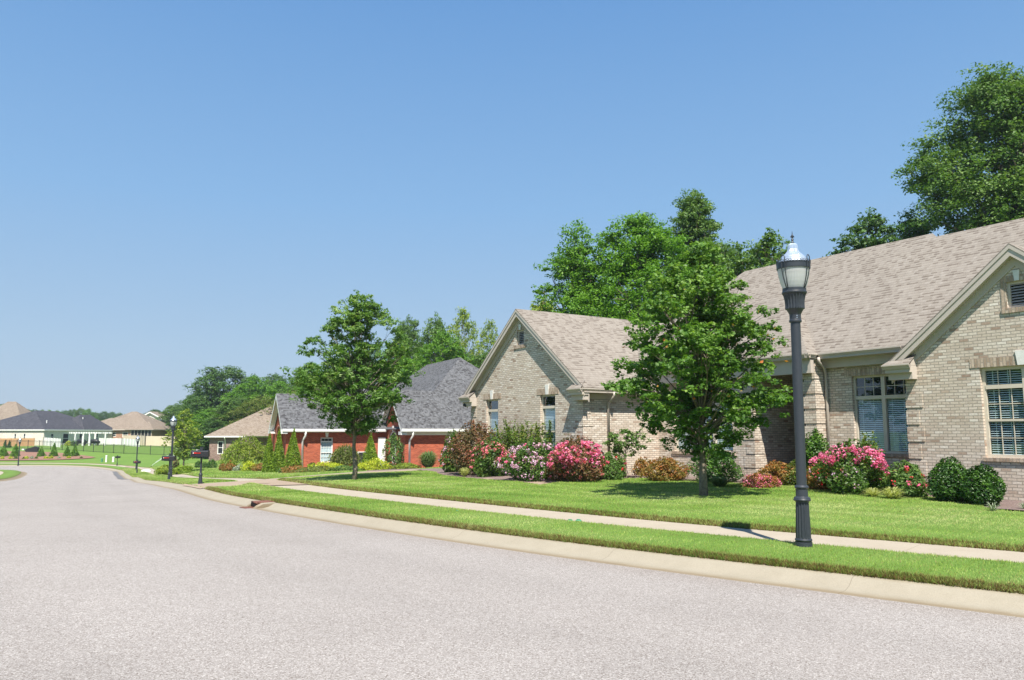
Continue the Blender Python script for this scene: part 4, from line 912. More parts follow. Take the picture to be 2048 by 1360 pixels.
# ---- mauve brick house beyond ----------------------------------------
def simple_house(name, px0, Y, width, depth, z0, eave, pitch, ang, wall, roof, label, wins=(), group=None, fasc='trim_white', vents=0, oh=.5):
    o = at(px0, HOR, Y); H = House(name, o.x, Y, (math.cos(ang), math.sin(ang)), label, z=z0, group=group)
    w = MB(); hs = [R(a, b, c, d_) for a, b, c, d_ in wins]
    w.wall('y', 0, R(0, width, -2, eave), hs, .12); w.wall('x', 0, R(0, depth, -2, eave), [], .1); w.wall('x', width, R(0, depth, -2, eave), [], -.1); w.wall('y', depth, R(0, width, -2, eave), [], -.1)
    HW = H.put(w, 'wall', M[wall])
    r = MB(); zr = hip_roof(r, 0, width, 0, depth, eave+.05, pitch, oh); ro = H.put(r, 'roof', M[roof])
    f = MB(); fascia(f, 0, width, 0, depth, eave+.05, oh); H.put(f, 'gutter', M[fasc])
    for a, b, c, d_ in wins:
        f = MB(); t = .09
        for bx in ((a, a+t, c, d_), (b-t, b, c, d_), (a+t, b-t, c, c+t), (a+t, b-t, d_-t, d_), (a+t, b-t, (c+d_)/2-.03, (c+d_)/2+.03)): f.box(bx[0], bx[1], .02, .09, bx[2], bx[3])
        fo = H.put(f, 'window', M['trim_white']); g = MB(); g.box(a+.02, b-.02, .10, .115, c+.02, d_-.02); H.put(g, 'pane', M['dark_inside'], fo)
    return H, zr
def sz(Y, h): return h
H3, _ = simple_house('mauve_brick_house', 420, 98, 13, 12, -1.75, 2.8, .62, .06, 'brick_mauve', 'shingle_tan_far', 'mauve brick house with a broad tan hipped roof behind the weeping tree', wins=((1.0, 1.7, .6, 2.2), (7.5, 8.4, .8, 2.2)))
for x_ in (1.95,): downspout(H3, [(x_, -.5, 2.75), (x_, -.3, 2.5), (x_, -.06, 2.3), (x_, -.06, -.3)], 'trim_white', .14)
r = MB(); hip_roof(r, 5, 17, -3, 12, 2.86, .56, .5); H3.put(r, 'roof_wing', M['shingle_tan_far'])
# ------------------------------------------------------------------ street lamps
def make_lamp(loc, label, group, tilt=0, hd=True):
    """dark post-top lamp; heights in metres above its foot"""
    sg = 40 if hd else 16
    t = empty('street_lamp', loc, 0, label, 'street lamp', group); t.rotation_euler = (0, tilt, 0)
    m = MB(); m.lathe([(.100, -.15), (.104, 0), (.108, .01), (.106, .07), (.085, .075)], sg); m.lathe([(.086, .074), (.100, .080), (.106, .095), (.100, .112), (.088, .118), (.088, .13)], sg); m.build('base', M['lamp_paint'], t)
    m = MB(); m.lathe([(.094, .12), (.092, .20), (.083, .50), (.080, .565)], sg*3, flute=(.011, 14)); m.lathe([(.07, .56), (.083, .563), (.084, .58)], sg); m.build('fluted_shaft', M['lamp_paint'], t)
    m = MB(); m.lathe([(.08, .575), (.104, .585), (.108, .598), (.102, .612), (.098, .625), (.082, .634), (.076, .64), (.074, .70), (.074, .735), (.084, .742), (.088, .752), (.086, .764), (.076, .775), (.066, .782)], sg); m.build('collar', M['lamp_paint'], t)
    m = MB(); m.lathe([(.0645, .76), (.0635, 1.2), (.062, 2.90)], sg); m.build('pole', M['lamp_paint'], t)
    m = MB(); m.lathe([(.062, 2.885), (.077, 2.89), (.080, 2.905), (.078, 2.92), (.072, 2.928), (.072, 2.99), (.080, 3.01), (.108, 3.06), (.118, 3.075)], sg)
    m.lathe([(.10, 3.06), (.124, 3.065), (.122, 3.12), (.126, 3.18), (.14, 3.245), (.15, 3.27)], sg*3, flute=(.012, 20)); m.lathe([(.14, 3.265), (.155, 3.27), (.158, 3.285), (.155, 3.297), (.150, 3.302), (.150, 3.335), (.142, 3.342), (.10, 3.342)], sg)
    cup = m.build('fluted_cup', M['lamp_paint'], t)
    if hd:
        m = MB()
        for zz in (2.945, 2.970): m.tube([(-.005, -.071, zz), (-.005, -.078, zz)], .006, 8)
        m.build('screws', M['silver'], cup)
    m = MB(); pr = [(.142, 3.342), (.155, 3.37), (.172, 3.42), (.186, 3.48), (.196, 3.54), (.201, 3.60), (.202, 3.605)]
    m.lathe(pr, sg*3 if hd else sg, flute=(.0025, 60) if hd else None); m.build('globe', M['globe'], t)
    m = MB(); m.lathe([(.204, 3.598), (.213, 3.60), (.214, 3.61), (.214, 3.665), (.218, 3.668), (.218, 3.68), (.20, 3.682), (.20, 3.60), (.204, 3.598)], sg)
    if hd:
        for k in range(36):
            a = 2*math.pi*k/36; x, y = .214*math.cos(a), .214*math.sin(a); dx, dy = -math.sin(a), math.cos(a)
            m.tube([(x+dx*.016*math.cos(b), y+dy*.016*math.cos(b), 3.695+.014*math.sin(b)) for b in np.linspace(0, 2*math.pi, 7)], .0035, 4, cap=False)
    band_ = m.build('ornate_band', M['lamp_paint'], t)
    m = MB()
    for k in range(4):
        a = 2*math.pi*k/4+.62
        for s_ in (-1, 1):
            P = []
            for zz, rr, off in ((3.335, .152, .010), (3.40, .176, .016), (3.50, .205, .022), (3.60, .222, .026), (3.68, .226, .028), (3.735, .224, .026), (3.755, .222, .014), (3.76, .221, 0)):
                P.append((rr*math.cos(a)-s_*off*math.sin(a), rr*math.sin(a)+s_*off*math.cos(a), zz))
            m.tube(P, .0062, 6)
    m.build('cage', M['lamp_paint'], t)
    m = MB(); m.lathe([(.196, 3.672), (.180, 3.70), (.168, 3.725), (.160, 3.735), (.156, 3.75), (.150, 3.765), (.128, 3.785), (.112, 3.80), (.100, 3.81), (.078, 3.84), (.070, 3.86), (.066, 3.90), (.064, 3.925), (.048, 3.945), (.030, 3.952), (0, 3.955)], sg*2 if hd else sg, flute=(.003, 36) if hd else None)
    m.build('cap', M['silver'], t)
    m = MB(); m.lathe([(.028, 3.94), (.030, 3.955), (.016, 3.97), (.010, 3.985), (.018, 4.0), (.011, 4.015), (.008, 4.03), (.015, 4.045), (.014, 4.06), (.006, 4.075), (.004, 4.10), (0, 4.125)], 12)
    for k in range(4):
        a = math.pi/2*k+.4; m.tube([(0, 0, 4.03), (.022*math.cos(a), .022*math.sin(a), 4.045), (.034*math.cos(a), .034*math.sin(a), 4.04)], [.008, .006, .003], 6)
    m.build('finial', M['lamp_paint'], t)
    return t
LG = 'post lamps along the street'
def ground_loc(px, Y, dz=0):
    x = (px-1024)/FPX*Y*1.0; return (x*1.0, Y, tz(x, Y)+dz)
def place(px, py, Y):
    """real position on the ground for the thing seen at column px, at distance Y"""
    p = at(px, py, Y); return (p.x, Y, tz(p.x, Y)+.03)
xl = at(1607.5, 1090, 10.1); LAMP0 = (xl.x, 10.1, tz(xl.x, 10.1)+.03)
make_lamp(LAMP0, 'tall dark slate post lamp with frosted globe, nearest one, in the grass verge', LG, tilt=math.radians(.35))
l2 = make_lamp(place(341, 961, 50.5), 'dark post lamp behind the second black mailbox', LG, hd=False)
def place_copy(o, loc, label):
    c = copy_tree(o); c.location = loc; c['label'] = label; return c
place_copy(l2, place(272, 944, 92), 'small distant post lamp beside the smallest mailbox with a red flag')
l4 = place_copy(l2, place(36, 934, 112), 'far post lamp on the left corner in front of the red mulch mound')

# ------------------------------------------------------------------ mailboxes
def make_mailbox(loc, label, rz, flag=True, twin=False):
    t = empty('mailbox', loc, rz, label, 'mailbox', 'black kerbside mailboxes' )
    m = MB(); m.lathe([(.075, -.12), (.085, 0), (.085, .04), (.07, .05), (.078, .06), (.074, .10), (.060, .24), (.056, .31), (.064, .32), (.070, .335), (.064, .35), (.05, .36), (.058, .375), (.05, .39), (.042, .40)], 20); m.build('base', M['lamp_paint'], t)
    m = MB(); m.lathe([(.038, .38), (.036, .8), (.036, 1.02)], 16); m.box(-.045, .045, -.045, .045, .98, 1.36); m.box(-.055, .055, -.055, .055, 1.36, 1.375); m.build('post', M['lamp_paint'], t)
    # box: arched tunnel, long axis along x, beside/in front of the post
    def shell(m, x0, x1, yc, z0, w_, h_, n=12):
        P = [(-w_/2, z0), (w_/2, z0)]+[(w_/2*math.cos(a), z0+h_-w_/2*.62+.62*w_/2*math.sin(a)) for a in np.linspace(0, math.pi, n)]
        m.prism([(x0, yc+p, q) for p, q in P], (x1-x0, 0, 0))
    b = MB(); shell(b, -.31, .30, -.11, 1.02, .19, .235); bo = b.build('box', M['black_plastic'], t)
    d = MB(); shell(d, -.335, -.311, -.11, 1.01, .205, .255); d.box(-.35, -.335, -.13, -.09, 1.2, 1.235); d.build('door', M['black_plastic'], bo)
    r = MB(); shell(r, .301, .315, -.11, 1.015, .20, .245); r.build('back_rim', M['black_plastic'], bo)
    if flag:
        f = MB(); f.box(-.22, .03, -.222, -.214, 1.145, 1.165); f.box(-.22, -.12, -.224, -.213, 1.14, 1.175); f.tube([(.02, -.205, 1.157), (.02, -.226, 1.157)], .016, 8); f.build('flag', M['red_flag'], bo)
        f = MB(); f.box(-.25, -.222, -.2235, -.2125, 1.138, 1.177); f.build('flag_tip', M['trim_white'], bo)
    m = MB(); m.box(-.24, .24, -.17, -.05, .995, 1.015); m.build('bracket', M['lamp_paint'], t)
    return t
make_mailbox(place(400, 977, 30), 'nearest black mailbox with a red flag, beside the brown driveway', .03)
make_mailbox(place(337.5, 963, 40.5), 'black mailbox with a red flag in front of the second post lamp', .05)
make_mailbox(place(274, 944, 78), 'small distant black mailbox with a red flag in front of the third lamp', .05)
make_mailbox(place(234, 931, 108), 'farthest black mailbox, with no flag showing, by the far driveway', .9, flag=False)

# ------------------------------------------------------------------ leaves, trees, shrubs
def leafmesh(name, P, size, mat, parent, N=None, tint=None, shape='leaf', jit=1.0, droop=.25, aspect=.55):
    """P (n,3) leaf centres; each a folded four-sided leaf"""
    n = len(P); s = size*rng.uniform(.65, 1.3, n)
    a = rng.standard_normal((n, 3)); a[:, 2] = a[:, 2]*.6-droop; a /= np.linalg.norm(a, axis=1)[:, None]       # leaf axis
    if N is None: N = rng.standard_normal((n, 3))
    nn = N/np.maximum(np.linalg.norm(N, axis=1)[:, None], 1e-6)+rng.standard_normal((n, 3))*.75*jit+np.array([0, 0, .35])
    b = np.cross(nn, a); b /= np.maximum(np.linalg.norm(b, axis=1)[:, None], 1e-6); c = np.cross(a, b)
    w = s*aspect; V = np.empty((n, 4, 3))
    V[:, 0] = P-a*s[:, None]*.5; V[:, 1] = P+b*w[:, None]*.5+c*s[:, None]*.10; V[:, 2] = P+a*s[:, None]*.5; V[:, 3] = P-b*w[:, None]*.5+c*s[:, None]*.10
    F = np.arange(4*n).reshape(n, 4); F = np.concatenate([F[:, [0, 1, 2]], F[:, [0, 2, 3]]])
    t = rng.uniform(0, 1, n) if tint is None else np.clip(tint, 0, 1)
    me = np_mesh(name, V.reshape(-1, 3), F, tint=np.repeat(t, 4)); return link(name, me, mat, parent)
def limb_pts(a, b, bend=.15, n=5, up=.2):
    a, b = np.array(a), np.array(b); L = np.linalg.norm(b-a); o = rng.standard_normal(3)*L*bend*.35; out = []
    for k in range(n):
        t = k/(n-1); p = a+(b-a)*t; p = p+o*math.sin(math.pi*t); p[2] += up*L*math.sin(math.pi*t)*.35; out.append(tuple(p))
    return out
def make_tree(name, loc, H, R_, zc0, leafmat, nclump, nleaf, lsize, label=None, cat='tree', group=None, shape='oval', trunk_r=.1, clump_r=None, bark='bark', hole=.25, limbs=26, tint_mode=0, squash=1.0, top_pow=1.0, spread=None, stems=1, seed=None, lean=(0, 0), aspect=.55, parent_mesh=None):
    """H total height, R_ crown radius, zc0 crown base height. Clumps of leaves sit on the ends of real limbs."""
    global rng
    old = rng
    if seed is not None: rng = np.random.default_rng(seed)
    t = empty(name, loc, rng.uniform(0, 6.28) if spread is None else 0, label, cat, group)
    hc = H-zc0; cr_ = clump_r or R_*.26
    ph = rng.uniform(0, 6.28, 4)
    def env(u, th):   # radius factor at height fraction u
        if shape == 'oval': f = math.sin(math.pi*min(max(u, .0), 1)**.8)**.62 if 0 < u < 1 else 0
        elif shape == 'maple': f = (min(1, (u/.30))**.6)*(1-max(0, (u-.32)/.68)**1.25)**.72 if u < 1 else 0
        elif shape == 'round': f = math.sqrt(max(0, 1-(2*u-1)**2))
        elif shape == 'cone': f = (1-u)**.9
        elif shape == 'broad': f = (math.sqrt(max(0, 1-((u-.42)/.58)**2)) if u > .42 else .55+.45*u/.42)
        else: f = 1
        return f*(1+.17*math.sin(2*th+ph[0]+3*u)+.12*math.sin(3*th+ph[1]-5*u)+.10*math.sin(5*th+ph[2]+9*u))
    cl = []
    while len(cl) < nclump:
        u = rng.uniform(.02, .985); th = rng.uniform(0, 6.28); rr = (rng.uniform(hole, 1)**.6); f = env(u, th)
        if rng.random() > max(.15, f): continue
        rad = max(0, R_*f*rr-cr_*.35); cl.append((rad*math.cos(th)+lean[0]*u, rad*math.sin(th)*squash+lean[1]*u, zc0+hc*u*.97, rr, u))
    cl.sort(key=lambda c: c[2]); CL = np.array(cl)
    # trunk and limbs in one mesh
    m = MB(); tp = [(lean[0]*max(0, (z-zc0)/hc), lean[1]*max(0, (z-zc0)/hc), z) for z in np.linspace(-.25, zc0+hc*.74, 9)]; tp = [(p[0]+rng.normal(0, .012*H/5), p[1]+rng.normal(0, .012*H/5), p[2]) for p in tp]; tp[0] = (0, 0, -.25)
    rads = [trunk_r*(1.35 if k == 0 else 1.08 if k == 1 else 1-.88*(k/8)**1.1) for k in range(9)]; m.tube(tp, rads, 9)
    pick = rng.permutation(len(CL))[:limbs]
    for k in pick:
        c = CL[k]; z0 = zc0*.85+(c[2]-zc0)*.55; z0 = min(z0, zc0+hc*.8); f = (z0+.25)/(zc0+hc*.74+.25)*8; i = int(min(7, f)); q_ = f-i
        a = tuple(np.array(tp[i])*(1-q_)+np.array(tp[i+1])*q_); r0 = trunk_r*(.42-.28*(z0/(H)))
        P = limb_pts(a, c[:3], .16, 5, .12); m.tube(P, [r0, r0*.8, r0*.55, r0*.35, r0*.15], 5, cap=False)
        for _ in range(2):
            e = np.array(c[:3])+rng.standard_normal(3)*cr_*.3; m.tube([P[3], tuple((np.array(P[3])+e)/2+rng.standard_normal(3)*.03), tuple(e)], [r0*.3, r0*.2, r0*.08], 4, cap=False)
    m.build('trunk', M[bark], t)
    # leaves
    per = rng.multinomial(nleaf, np.ones(len(CL))/len(CL)); idx = np.repeat(np.arange(len(CL)), per); n = len(idx)
    # every limb end carries several flattened sprays of leaves, lit from above and hollow below
    K = 9; cs = cr_*rng.uniform(.65, 1.3, len(CL)); sg_ = rng.standard_normal((len(CL), K, 3)); sg_[..., 2] = np.abs(sg_[..., 2])*.9-.25; sg_ /= np.linalg.norm(sg_, axis=2)[..., None]
    sub = CL[:, None, :3]+sg_*cs[:, None, None]*rng.uniform(.45, .95, (len(CL), K, 1)); sb = rng.uniform(-.14, .16, (len(CL), K))
    kk = rng.integers(0, K, n); g = rng.standard_normal((n, 3)); g /= np.linalg.norm(g, axis=1)[:, None]; rr_ = rng.uniform(0, 1, n)**.5
    P = sub[idx, kk]+g*(cs[idx]*.40*rr_)[:, None]*np.array([1, 1, .55]); out_ = sg_[idx, kk]
    nr = out_*.55+g*.35+np.array([0, 0, .55])
    bt = rng.uniform(-.12, .14, len(CL)); tint = .45+bt[idx]+sb[idx, kk]+rng.normal(0, .17, n)
    if tint_mode == 1: tint += .25*(CL[idx, 4]-.4)          # leaf tint rises towards the crown top
    P[:, 2] = np.maximum(P[:, 2], .05)
    leafmesh('crown', P, lsize, M[leafmat], t, N=nr, tint=tint, aspect=aspect, jit=.55)
    rng = old
    return t

# the young maple on the lawn
def tree_on(name, px, py, Y, *a, **k): 
    return make_tree(name, place(px, py, Y), *a, **k)
mp = tree_on('maple_tree', 1408, 985, 18.3, 6.1, 2.4, .8, 'leaf_maple', 400, 56000, .085, label='young green maple tree with a slim trunk on the front lawn', shape='maple', trunk_r=.088, clump_r=.30, limbs=120, seed=23, hole=.02, tint_mode=1, spread=0, aspect=.8)
tree_on('ash_tree', 708, 962, 27.5, 6.7, 2.15, 1.5, 'leaf_hickory', 240, 32000, .14, label='slender leafy tree alone on the lawn in front of the red brick house', shape='maple', trunk_r=.08, clump_r=.38, lean=(.12, 0), limbs=110, seed=5, hole=.1, tint_mode=1, spread=0, aspect=.36)
# coloured leaves of the maple: a sprinkle of orange ones
o = bpy.data.objects.get('maple_tree')
nn_ = 70; th_ = rng.uniform(0, 6.28, nn_); u_ = rng.uniform(0, 1, nn_); rr_ = 2.0*np.sqrt(np.maximum(0, 1-(2*u_-.9)**2))*rng.uniform(.5, 1, nn_)
leafmesh('orange_leaves', np.c_[rr_*np.cos(th_), rr_*np.sin(th_), 1.3+3.8*u_], .085, mat_leaf('orange leaves', (.45, .12, .02), (.5, .22, .05), (.5, .4, .1), .35), o, aspect=.8)

# background trees: a few built once, then copied
BT = {}
def bgtree(kind, px, ytop, Y, width_px, name, label, group, seed=None, build=False, zbase=None):
    p = at(px, HOR, Y); z0 = tz(p.x, Y) if zbase is None else zbase
    top = at(px, ytop, Y).z; H = top-z0; R_ = width_px/2/FPX*Y
    specs = {'dense': ('leaf_dark', 'broad', .12, 330, 40000), 'mid': ('leaf_mid', 'oval', .15, 300, 38000), 'bright': ('leaf_bright', 'oval', .12, 300, 38000), 'tallthin': ('leaf_mid', 'oval', .22, 210, 20000), 'yellow': ('leaf_yellow', 'oval', .15, 190, 15000), 'olive': ('leaf_olive', 'oval', .2, 260, 24000)}
    if kind not in BT or build:
        lm, sh, zf, nc, nl = specs[kind]
        t = make_tree(name, (p.x, Y, z0), 10, 3.6 if kind != 'tallthin' else 2.6, 10*zf, lm, nc, nl, .185, label=label, group=group, shape=sh, trunk_r=.2, clump_r=.72, limbs=50, seed=seed or len(BT)+40, hole=.3)
        BT[kind] = (t, 3.6 if kind != 'tallthin' else 2.6)
    else:
        t = copy_tree(BT[kind][0]); t['label'] = label; t['group'] = group; t.name = name
    r0 = BT[kind][1]; t.location = (p.x, Y, z0-.1); sx_ = R_/r0; t.scale = (sx_, sx_, H/10); t.rotation_euler = (0, 0, rng.uniform(0, 6.28)); return t
# trees right behind the grey house
GW = 'trees rising behind the brick houses'
def big(px, ytop, Y, wpx, kind_mat, shape, nc, nl, ls, label, seed, zf=.18, cr_=1.0, hole=.25, aspect=.6):
    p = at(px, HOR, Y); z0 = tz(p.x, Y); H = at(px, ytop, Y).z-z0; R_ = wpx/2/FPX*Y*.86
    return make_tree('broadleaf_tree', (p.x, Y, z0), H, R_, H*zf, kind_mat, nc, nl, ls, label=label, group=GW, shape=shape, trunk_r=.28, clump_r=cr_, limbs=70, seed=seed, hole=hole, spread=0, aspect=aspect)
big(2062, 150, 42, 400, 'leaf_mid', 'broad', 260, 120000, .18, 'huge dark green tree towering over the right end of the grey roof', 3, zf=.38, cr_=1.5, hole=.15)
big(1285, 428, 44, 350, 'leaf_bright', 'oval', 330, 100000, .165, 'bright green dense tree behind the garage roof', 4, zf=.12, cr_=1.05)
big(1155, 450, 46, 190, 'leaf_bright', 'oval', 200, 45000, .165, 'bright green tree at the left edge of the clump behind the garage', 14, zf=.12, cr_=.9)
big(1400, 380, 50, 150, 'leaf_mid', 'round', 240, 50000, .165, 'tall narrow green tree, highest of the clump behind the garage', 6, zf=.30, cr_=.85)
big(1300, 408, 52, 100, 'leaf_dark', 'cone', 80, 10000, .19, 'dark pointed tree top behind the bright green tree', 16, zf=.3, cr_=.7)
big(1440, 480, 46, 160, 'leaf_mid', 'round', 120, 14000, .18, 'loose mid green tree between the maple and the tall narrow tree', 26, zf=.35, cr_=.8)
big(1556, 462, 34, 165, 'leaf_mid', 'oval', 120, 10000, .15, 'thin airy green tree rising behind the lamp globe', 8, zf=.5, cr_=.5, hole=.1)
big(1494, 488, 36, 170, 'leaf_mid', 'oval', 120, 10000, .15, 'thin airy mid green tree left of the lamp globe, behind the roof', 18, zf=.5, cr_=.5, hole=.1)
big(1765, 428, 42, 160, 'leaf_dark', 'round', 130, 20000, .18, 'dark rounded tree top left of the huge tree', 9, zf=.45, cr_=.8)
big(1850, 440, 46, 140, 'leaf_dark', 'round', 130, 20000, .18, 'dark tree top filling under the huge tree, just above the ridge', 19, zf=.4, cr_=.9)
big(1085, 592, 52, 90, 'leaf_yellow', 'round', 80, 11000, .18, 'small pale green tree top just left of the clump, above the garage ridge', 11, zf=.35, cr_=.8)
# behind the red brick house
BG = 'woodland trees behind the houses'
L = [('mid', 815, 628, 84, 110, 'mid green tree top rising beside the lone lawn tree'), ('tallthin', 868, 622, 82, 90, 'slim mid green tree behind the slate roof'),
     ('yellow', 925, 616, 80, 120, 'pale yellow green tree behind the slate roof ridge'), ('yellow', 978, 640, 84, 90, 'pale yellow green tree beside the garage gable'),
     ('bright', 885, 660, 76, 150, 'low bright green tree behind the slate roof'), ('bright', 780, 690, 80, 160, 'bright green tree behind the lone lawn tree'),
     ('mid', 700, 700, 90, 150, 'mid green tree hidden behind the lone lawn tree'), ('bright', 622, 722, 95, 110, 'bright green tree left of the lone lawn tree'),
     ('mid', 985, 690, 72, 120, 'mid green tree tight behind the garage gable'), ('dense', 930, 700, 78, 150, 'dark green tree low behind the slate roof'),
     ('dense', 448, 728, 135, 150, 'tallest dark round tree of the wood above the mauve house'), ('dense', 410, 770, 140, 100, 'dark tree on the left shoulder of the tallest one'),
     ('mid', 378, 796, 178, 100, 'mid green tree left of the dark trees'), ('bright', 505, 750, 128, 110, 'light green tree right of the tallest dark tree'),
     ('dense', 545, 744, 150, 90, 'dark tree peeping over the light green trees'), ('bright', 560, 760, 120, 120, 'light green tree behind the mauve roof, right part'),
     ('mid', 600, 735, 115, 100, 'mid green tree between the wood and the lone lawn tree'), ('mid', 470, 790, 118, 120, 'mid green tree low above the mauve roof'),
     ('bright', 420, 815, 120, 110, 'light green tree at the foot of the dark trees'), ('mid', 350, 806, 188, 80, 'mid green tree at the far end of the wood'),
     ('olive', 520, 790, 112, 120, 'olive tree close behind the mauve roof'), ('dense', 392, 830, 175, 80, 'dark low tree behind the yellow tipped young tree'),
     ('dense', 440, 830, 116, 100, 'dark low tree left of the mauve roof'), ('olive', 590, 775, 104, 110, 'olive tree left of the slate gable'),
     ('bright', 660, 740, 88, 120, 'bright green tree beside the trunk of the lone lawn tree'), ('dense', 308, 817, 230, 50, 'dark distant tree beyond the brick house with the pale gable')]
for k_, (kd, px, yt, Y, wp, lb) in enumerate(L): bgtree(kd, px, yt, Y, wp, 'broadleaf_tree', lb, BG)
# far skyline trees
SK = 'trees on the far skyline'
xs = np.arange(-120, 420, 15.5)
def skyt(x): return float(np.interp(x, [-120, 0, 15, 32, 45, 60, 75, 95, 105, 115, 135, 150, 165, 180, 195, 205, 215, 230, 250, 270, 290, 330, 420], [806, 806, 804, 812, 818, 816, 816, 820, 818, 820, 817, 815, 815, 817, 826, 821, 823, 822, 827, 829, 826, 824, 822]))
for k_, x_ in enumerate(xs):
    lb = 'distant hazy green tree on the skyline'
    Yd = 330+(k_*37 % 70); 
    t = bgtree(('mid', 'dense', 'dense', 'mid', 'bright')[k_ % 5], x_, skyt(x_)+rng.uniform(-1, 1.5), Yd, 34+rng.uniform(-6, 8), 'skyline_tree', lb, SK, zbase=-2.5)
    t.scale = (t.scale[0], t.scale[1], t.scale[2])

# ------------------------------------------------------------------ far houses
def Hs(*a, **k): return simple_house(*a, **k)
def zpix(py, Y): return CAMZ-(py-HOR)/FPX*Y
H4, _ = Hs('white_brick_house', 4, 160, 8.9, 14, -1.0, 2.8, .62, .0, 'brick_cream', 'shingle_dark', 'white brick house with a charcoal roof, left part', wins=((2.9, 3.4, .8, 2.2), (4.9, 5.5, .8, 2.2))) if False else (None, 0)
o = at(88, HOR, 150); HD = House('white_brick_house', o.x, 150, (1, -.09), 'white brick house with a charcoal hipped roof in the distance', z=-1.0)
w = MB(); EV = 3.05
wn1 = [(-6.1, -5.6, 1.0, 2.3), (-4.2, -3.7, 1.0, 2.3)]; wn2 = [(2.0, 2.9, 1.2, 2.3), (5.6, 7.4, .3, 2.35), (10.7, 11.7, .4, 2.3), (13.4, 14.3, .5, 2.3), (16, 17, .5, 2.3)]
w.wall('y', 0, R(-16, 0, -2, EV), [R(*q_) for q_ in wn1], .12); w.wall('x', 0, R(0, 22, -2, EV), [R(*q_) for q_ in wn2], -.12); w.wall('x', -16, R(0, 22, -2, EV), [], .1); w.wall('y', 22, R(-16, 0, -2, EV), [], -.1)
HD.put(w, 'wall', M['brick_cream'])
for (a, b, c, d_), ax_ in [(q_, 'y') for q_ in wn1]+[(q_, 'x') for q_ in wn2]:
    f = MB(); t = .08
    for bx in ((a, a+t, c, d_), (b-t, b, c, d_), (a+t, b-t, c, c+t), (a+t, b-t, d_-t, d_), (a+t, b-t, (c+d_)/2-.03, (c+d_)/2+.03)):
        f.box(bx[0], bx[1], .02, .09, bx[2], bx[3]) if ax_ == 'y' else f.box(-.09, -.02, bx[0], bx[1], bx[2], bx[3])
    fo = HD.put(f, 'window', M['trim_white']); g = MB(); g.box(a+.02, b-.02, .10, .115, c+.02, d_-.02) if ax_ == 'y' else g.box(-.115, -.10, a+.02, b-.02, c+.02, d_-.02); HD.put(g, 'pane', M['dark_inside'], fo)
r = MB(); hip_roof(r, -16, 0, 0, 22, EV+.02, .47, .28); HD.put(r, 'roof', M['shingle_dark'])
r = MB(); hip_roof(r, -7, 0, 12, 22.5, EV+.05, .85, .25); HD.put(r, 'roof_wing', M['shingle_dark'])
f = MB(); fascia(f, -16, 0, 0, 22, EV+.02, .25, .2); HD.put(f, 'gutter', M['trim_white'])
for x_, y_, z_ in ((-2.5, 4, EV+1.5), (-2.4, 15, EV+2.3)): m = MB(); m.lathe([(.09, z_-.7), (.09, z_+.25), (.12, z_+.26), (.12, z_+.36), (0, z_+.37)], 8); m.build('roof_vent', M['trim_white'], HD.e, (x_, y_, 0))
H5, _ = simple_house('tan_roof_house', 168, 172, 15, 14, -.9, 3.0, .55, 0, 'brick_orange', 'shingle_tan_far', 'orange brick house with a tan hipped roof and screened porch', wins=((6.1, 7.1, 1.5, 2.4), (8.5, 9.7, 1.3, 2.5)), fasc='trim')
r = MB(); r.poly([(9.2, -.6, 3.0), (15.6, -.6, 3.0), (12.6, 3.5, 4.9)]); hip_roof(r, -3.5, 8, 3, 13, 3.02, .5, .4); H5.put(r, 'roof_wing', M['shingle_tan_far'])
m = MB()
for x_ in np.linspace(10.4, 14.9, 7): m.box(x_-.05, x_+.05, -.12, -.04, .3, 2.95)
m.box(10.3, 15, -.13, -.03, .25, .4); scr = H5.put(m, 'screen_frame', M['trim']); m = MB(); m.box(10.4, 14.9, -.02, -.01, .4, 2.9); H5.put(m, 'screen', M['dark_inside'], scr)
H6, _ = simple_house('dark_roof_house', 268, 205, 10, 12, -.5, 3.0, .55, 0, 'brick_cream', 'shingle_dark', 'house with a dark roof just showing behind the orange brick one')
o = at(279, HOR, 200); HG = House('gabled_house', o.x, 200, (1, 0), 'cream house whose small gable peeks over the tan roof', z=-.5)
w = MB(); w.wall('y', 0, [(0, -1), (5.2, -1), (5.2, 5.9), (2.6, 7.1), (0, 5.9)], [], .1); w.wall('x', 0, R(0, 6, -1, 5.9), [], .1); HG.put(w, 'wall', M['brick_cream'])
r = MB(); slab(r, [(-.5, -.4, 5.75), (2.6, -.4, 7.35), (2.6, 7, 7.35), (-.5, 7, 5.75)], .1); slab(r, [(2.6, -.4, 7.35), (5.7, -.4, 5.75), (5.7, 7, 5.75), (2.6, 7, 7.35)], .1); HG.put(r, 'roof', M['shingle_tan_far'])
m = MB(); m.prism([(-.5, -.42, 5.65), (2.6, -.42, 7.25), (2.6, -.42, 6.95), (-.5, -.42, 5.35)], (0, -.05, 0)); m.prism([(2.6, -.42, 7.25), (5.7, -.42, 5.65), (5.7, -.42, 5.35), (2.6, -.42, 6.95)], (0, -.05, 0)); HG.put(m, 'rake_board', M['trim_white'])
H7, _ = simple_house('tan_roof_house', -70, 190, 14, 12, -.6, 3.4, .98, 0, 'brick_cream', 'shingle_tan_far', 'house with a steep tan roof at the far left, behind the charcoal roof', fasc='trim')
r = MB(); hip_roof(r, 9, 18.5, 4, 12, 3.6, .55, .4); hip_roof(r, 4, 17, 2, 8, 3.5, .62, .4); H7.put(r, 'roof_wing', M['shingle_tan_far'])
H8, _ = simple_house('tan_roof_house', -158, 148, 11.9, 5, -1.2, 2.9, .62, 0, 'brick_orange', 'shingle_tan_far', 'brick house corner with a tan roof, cut by the left picture edge', fasc='trim')

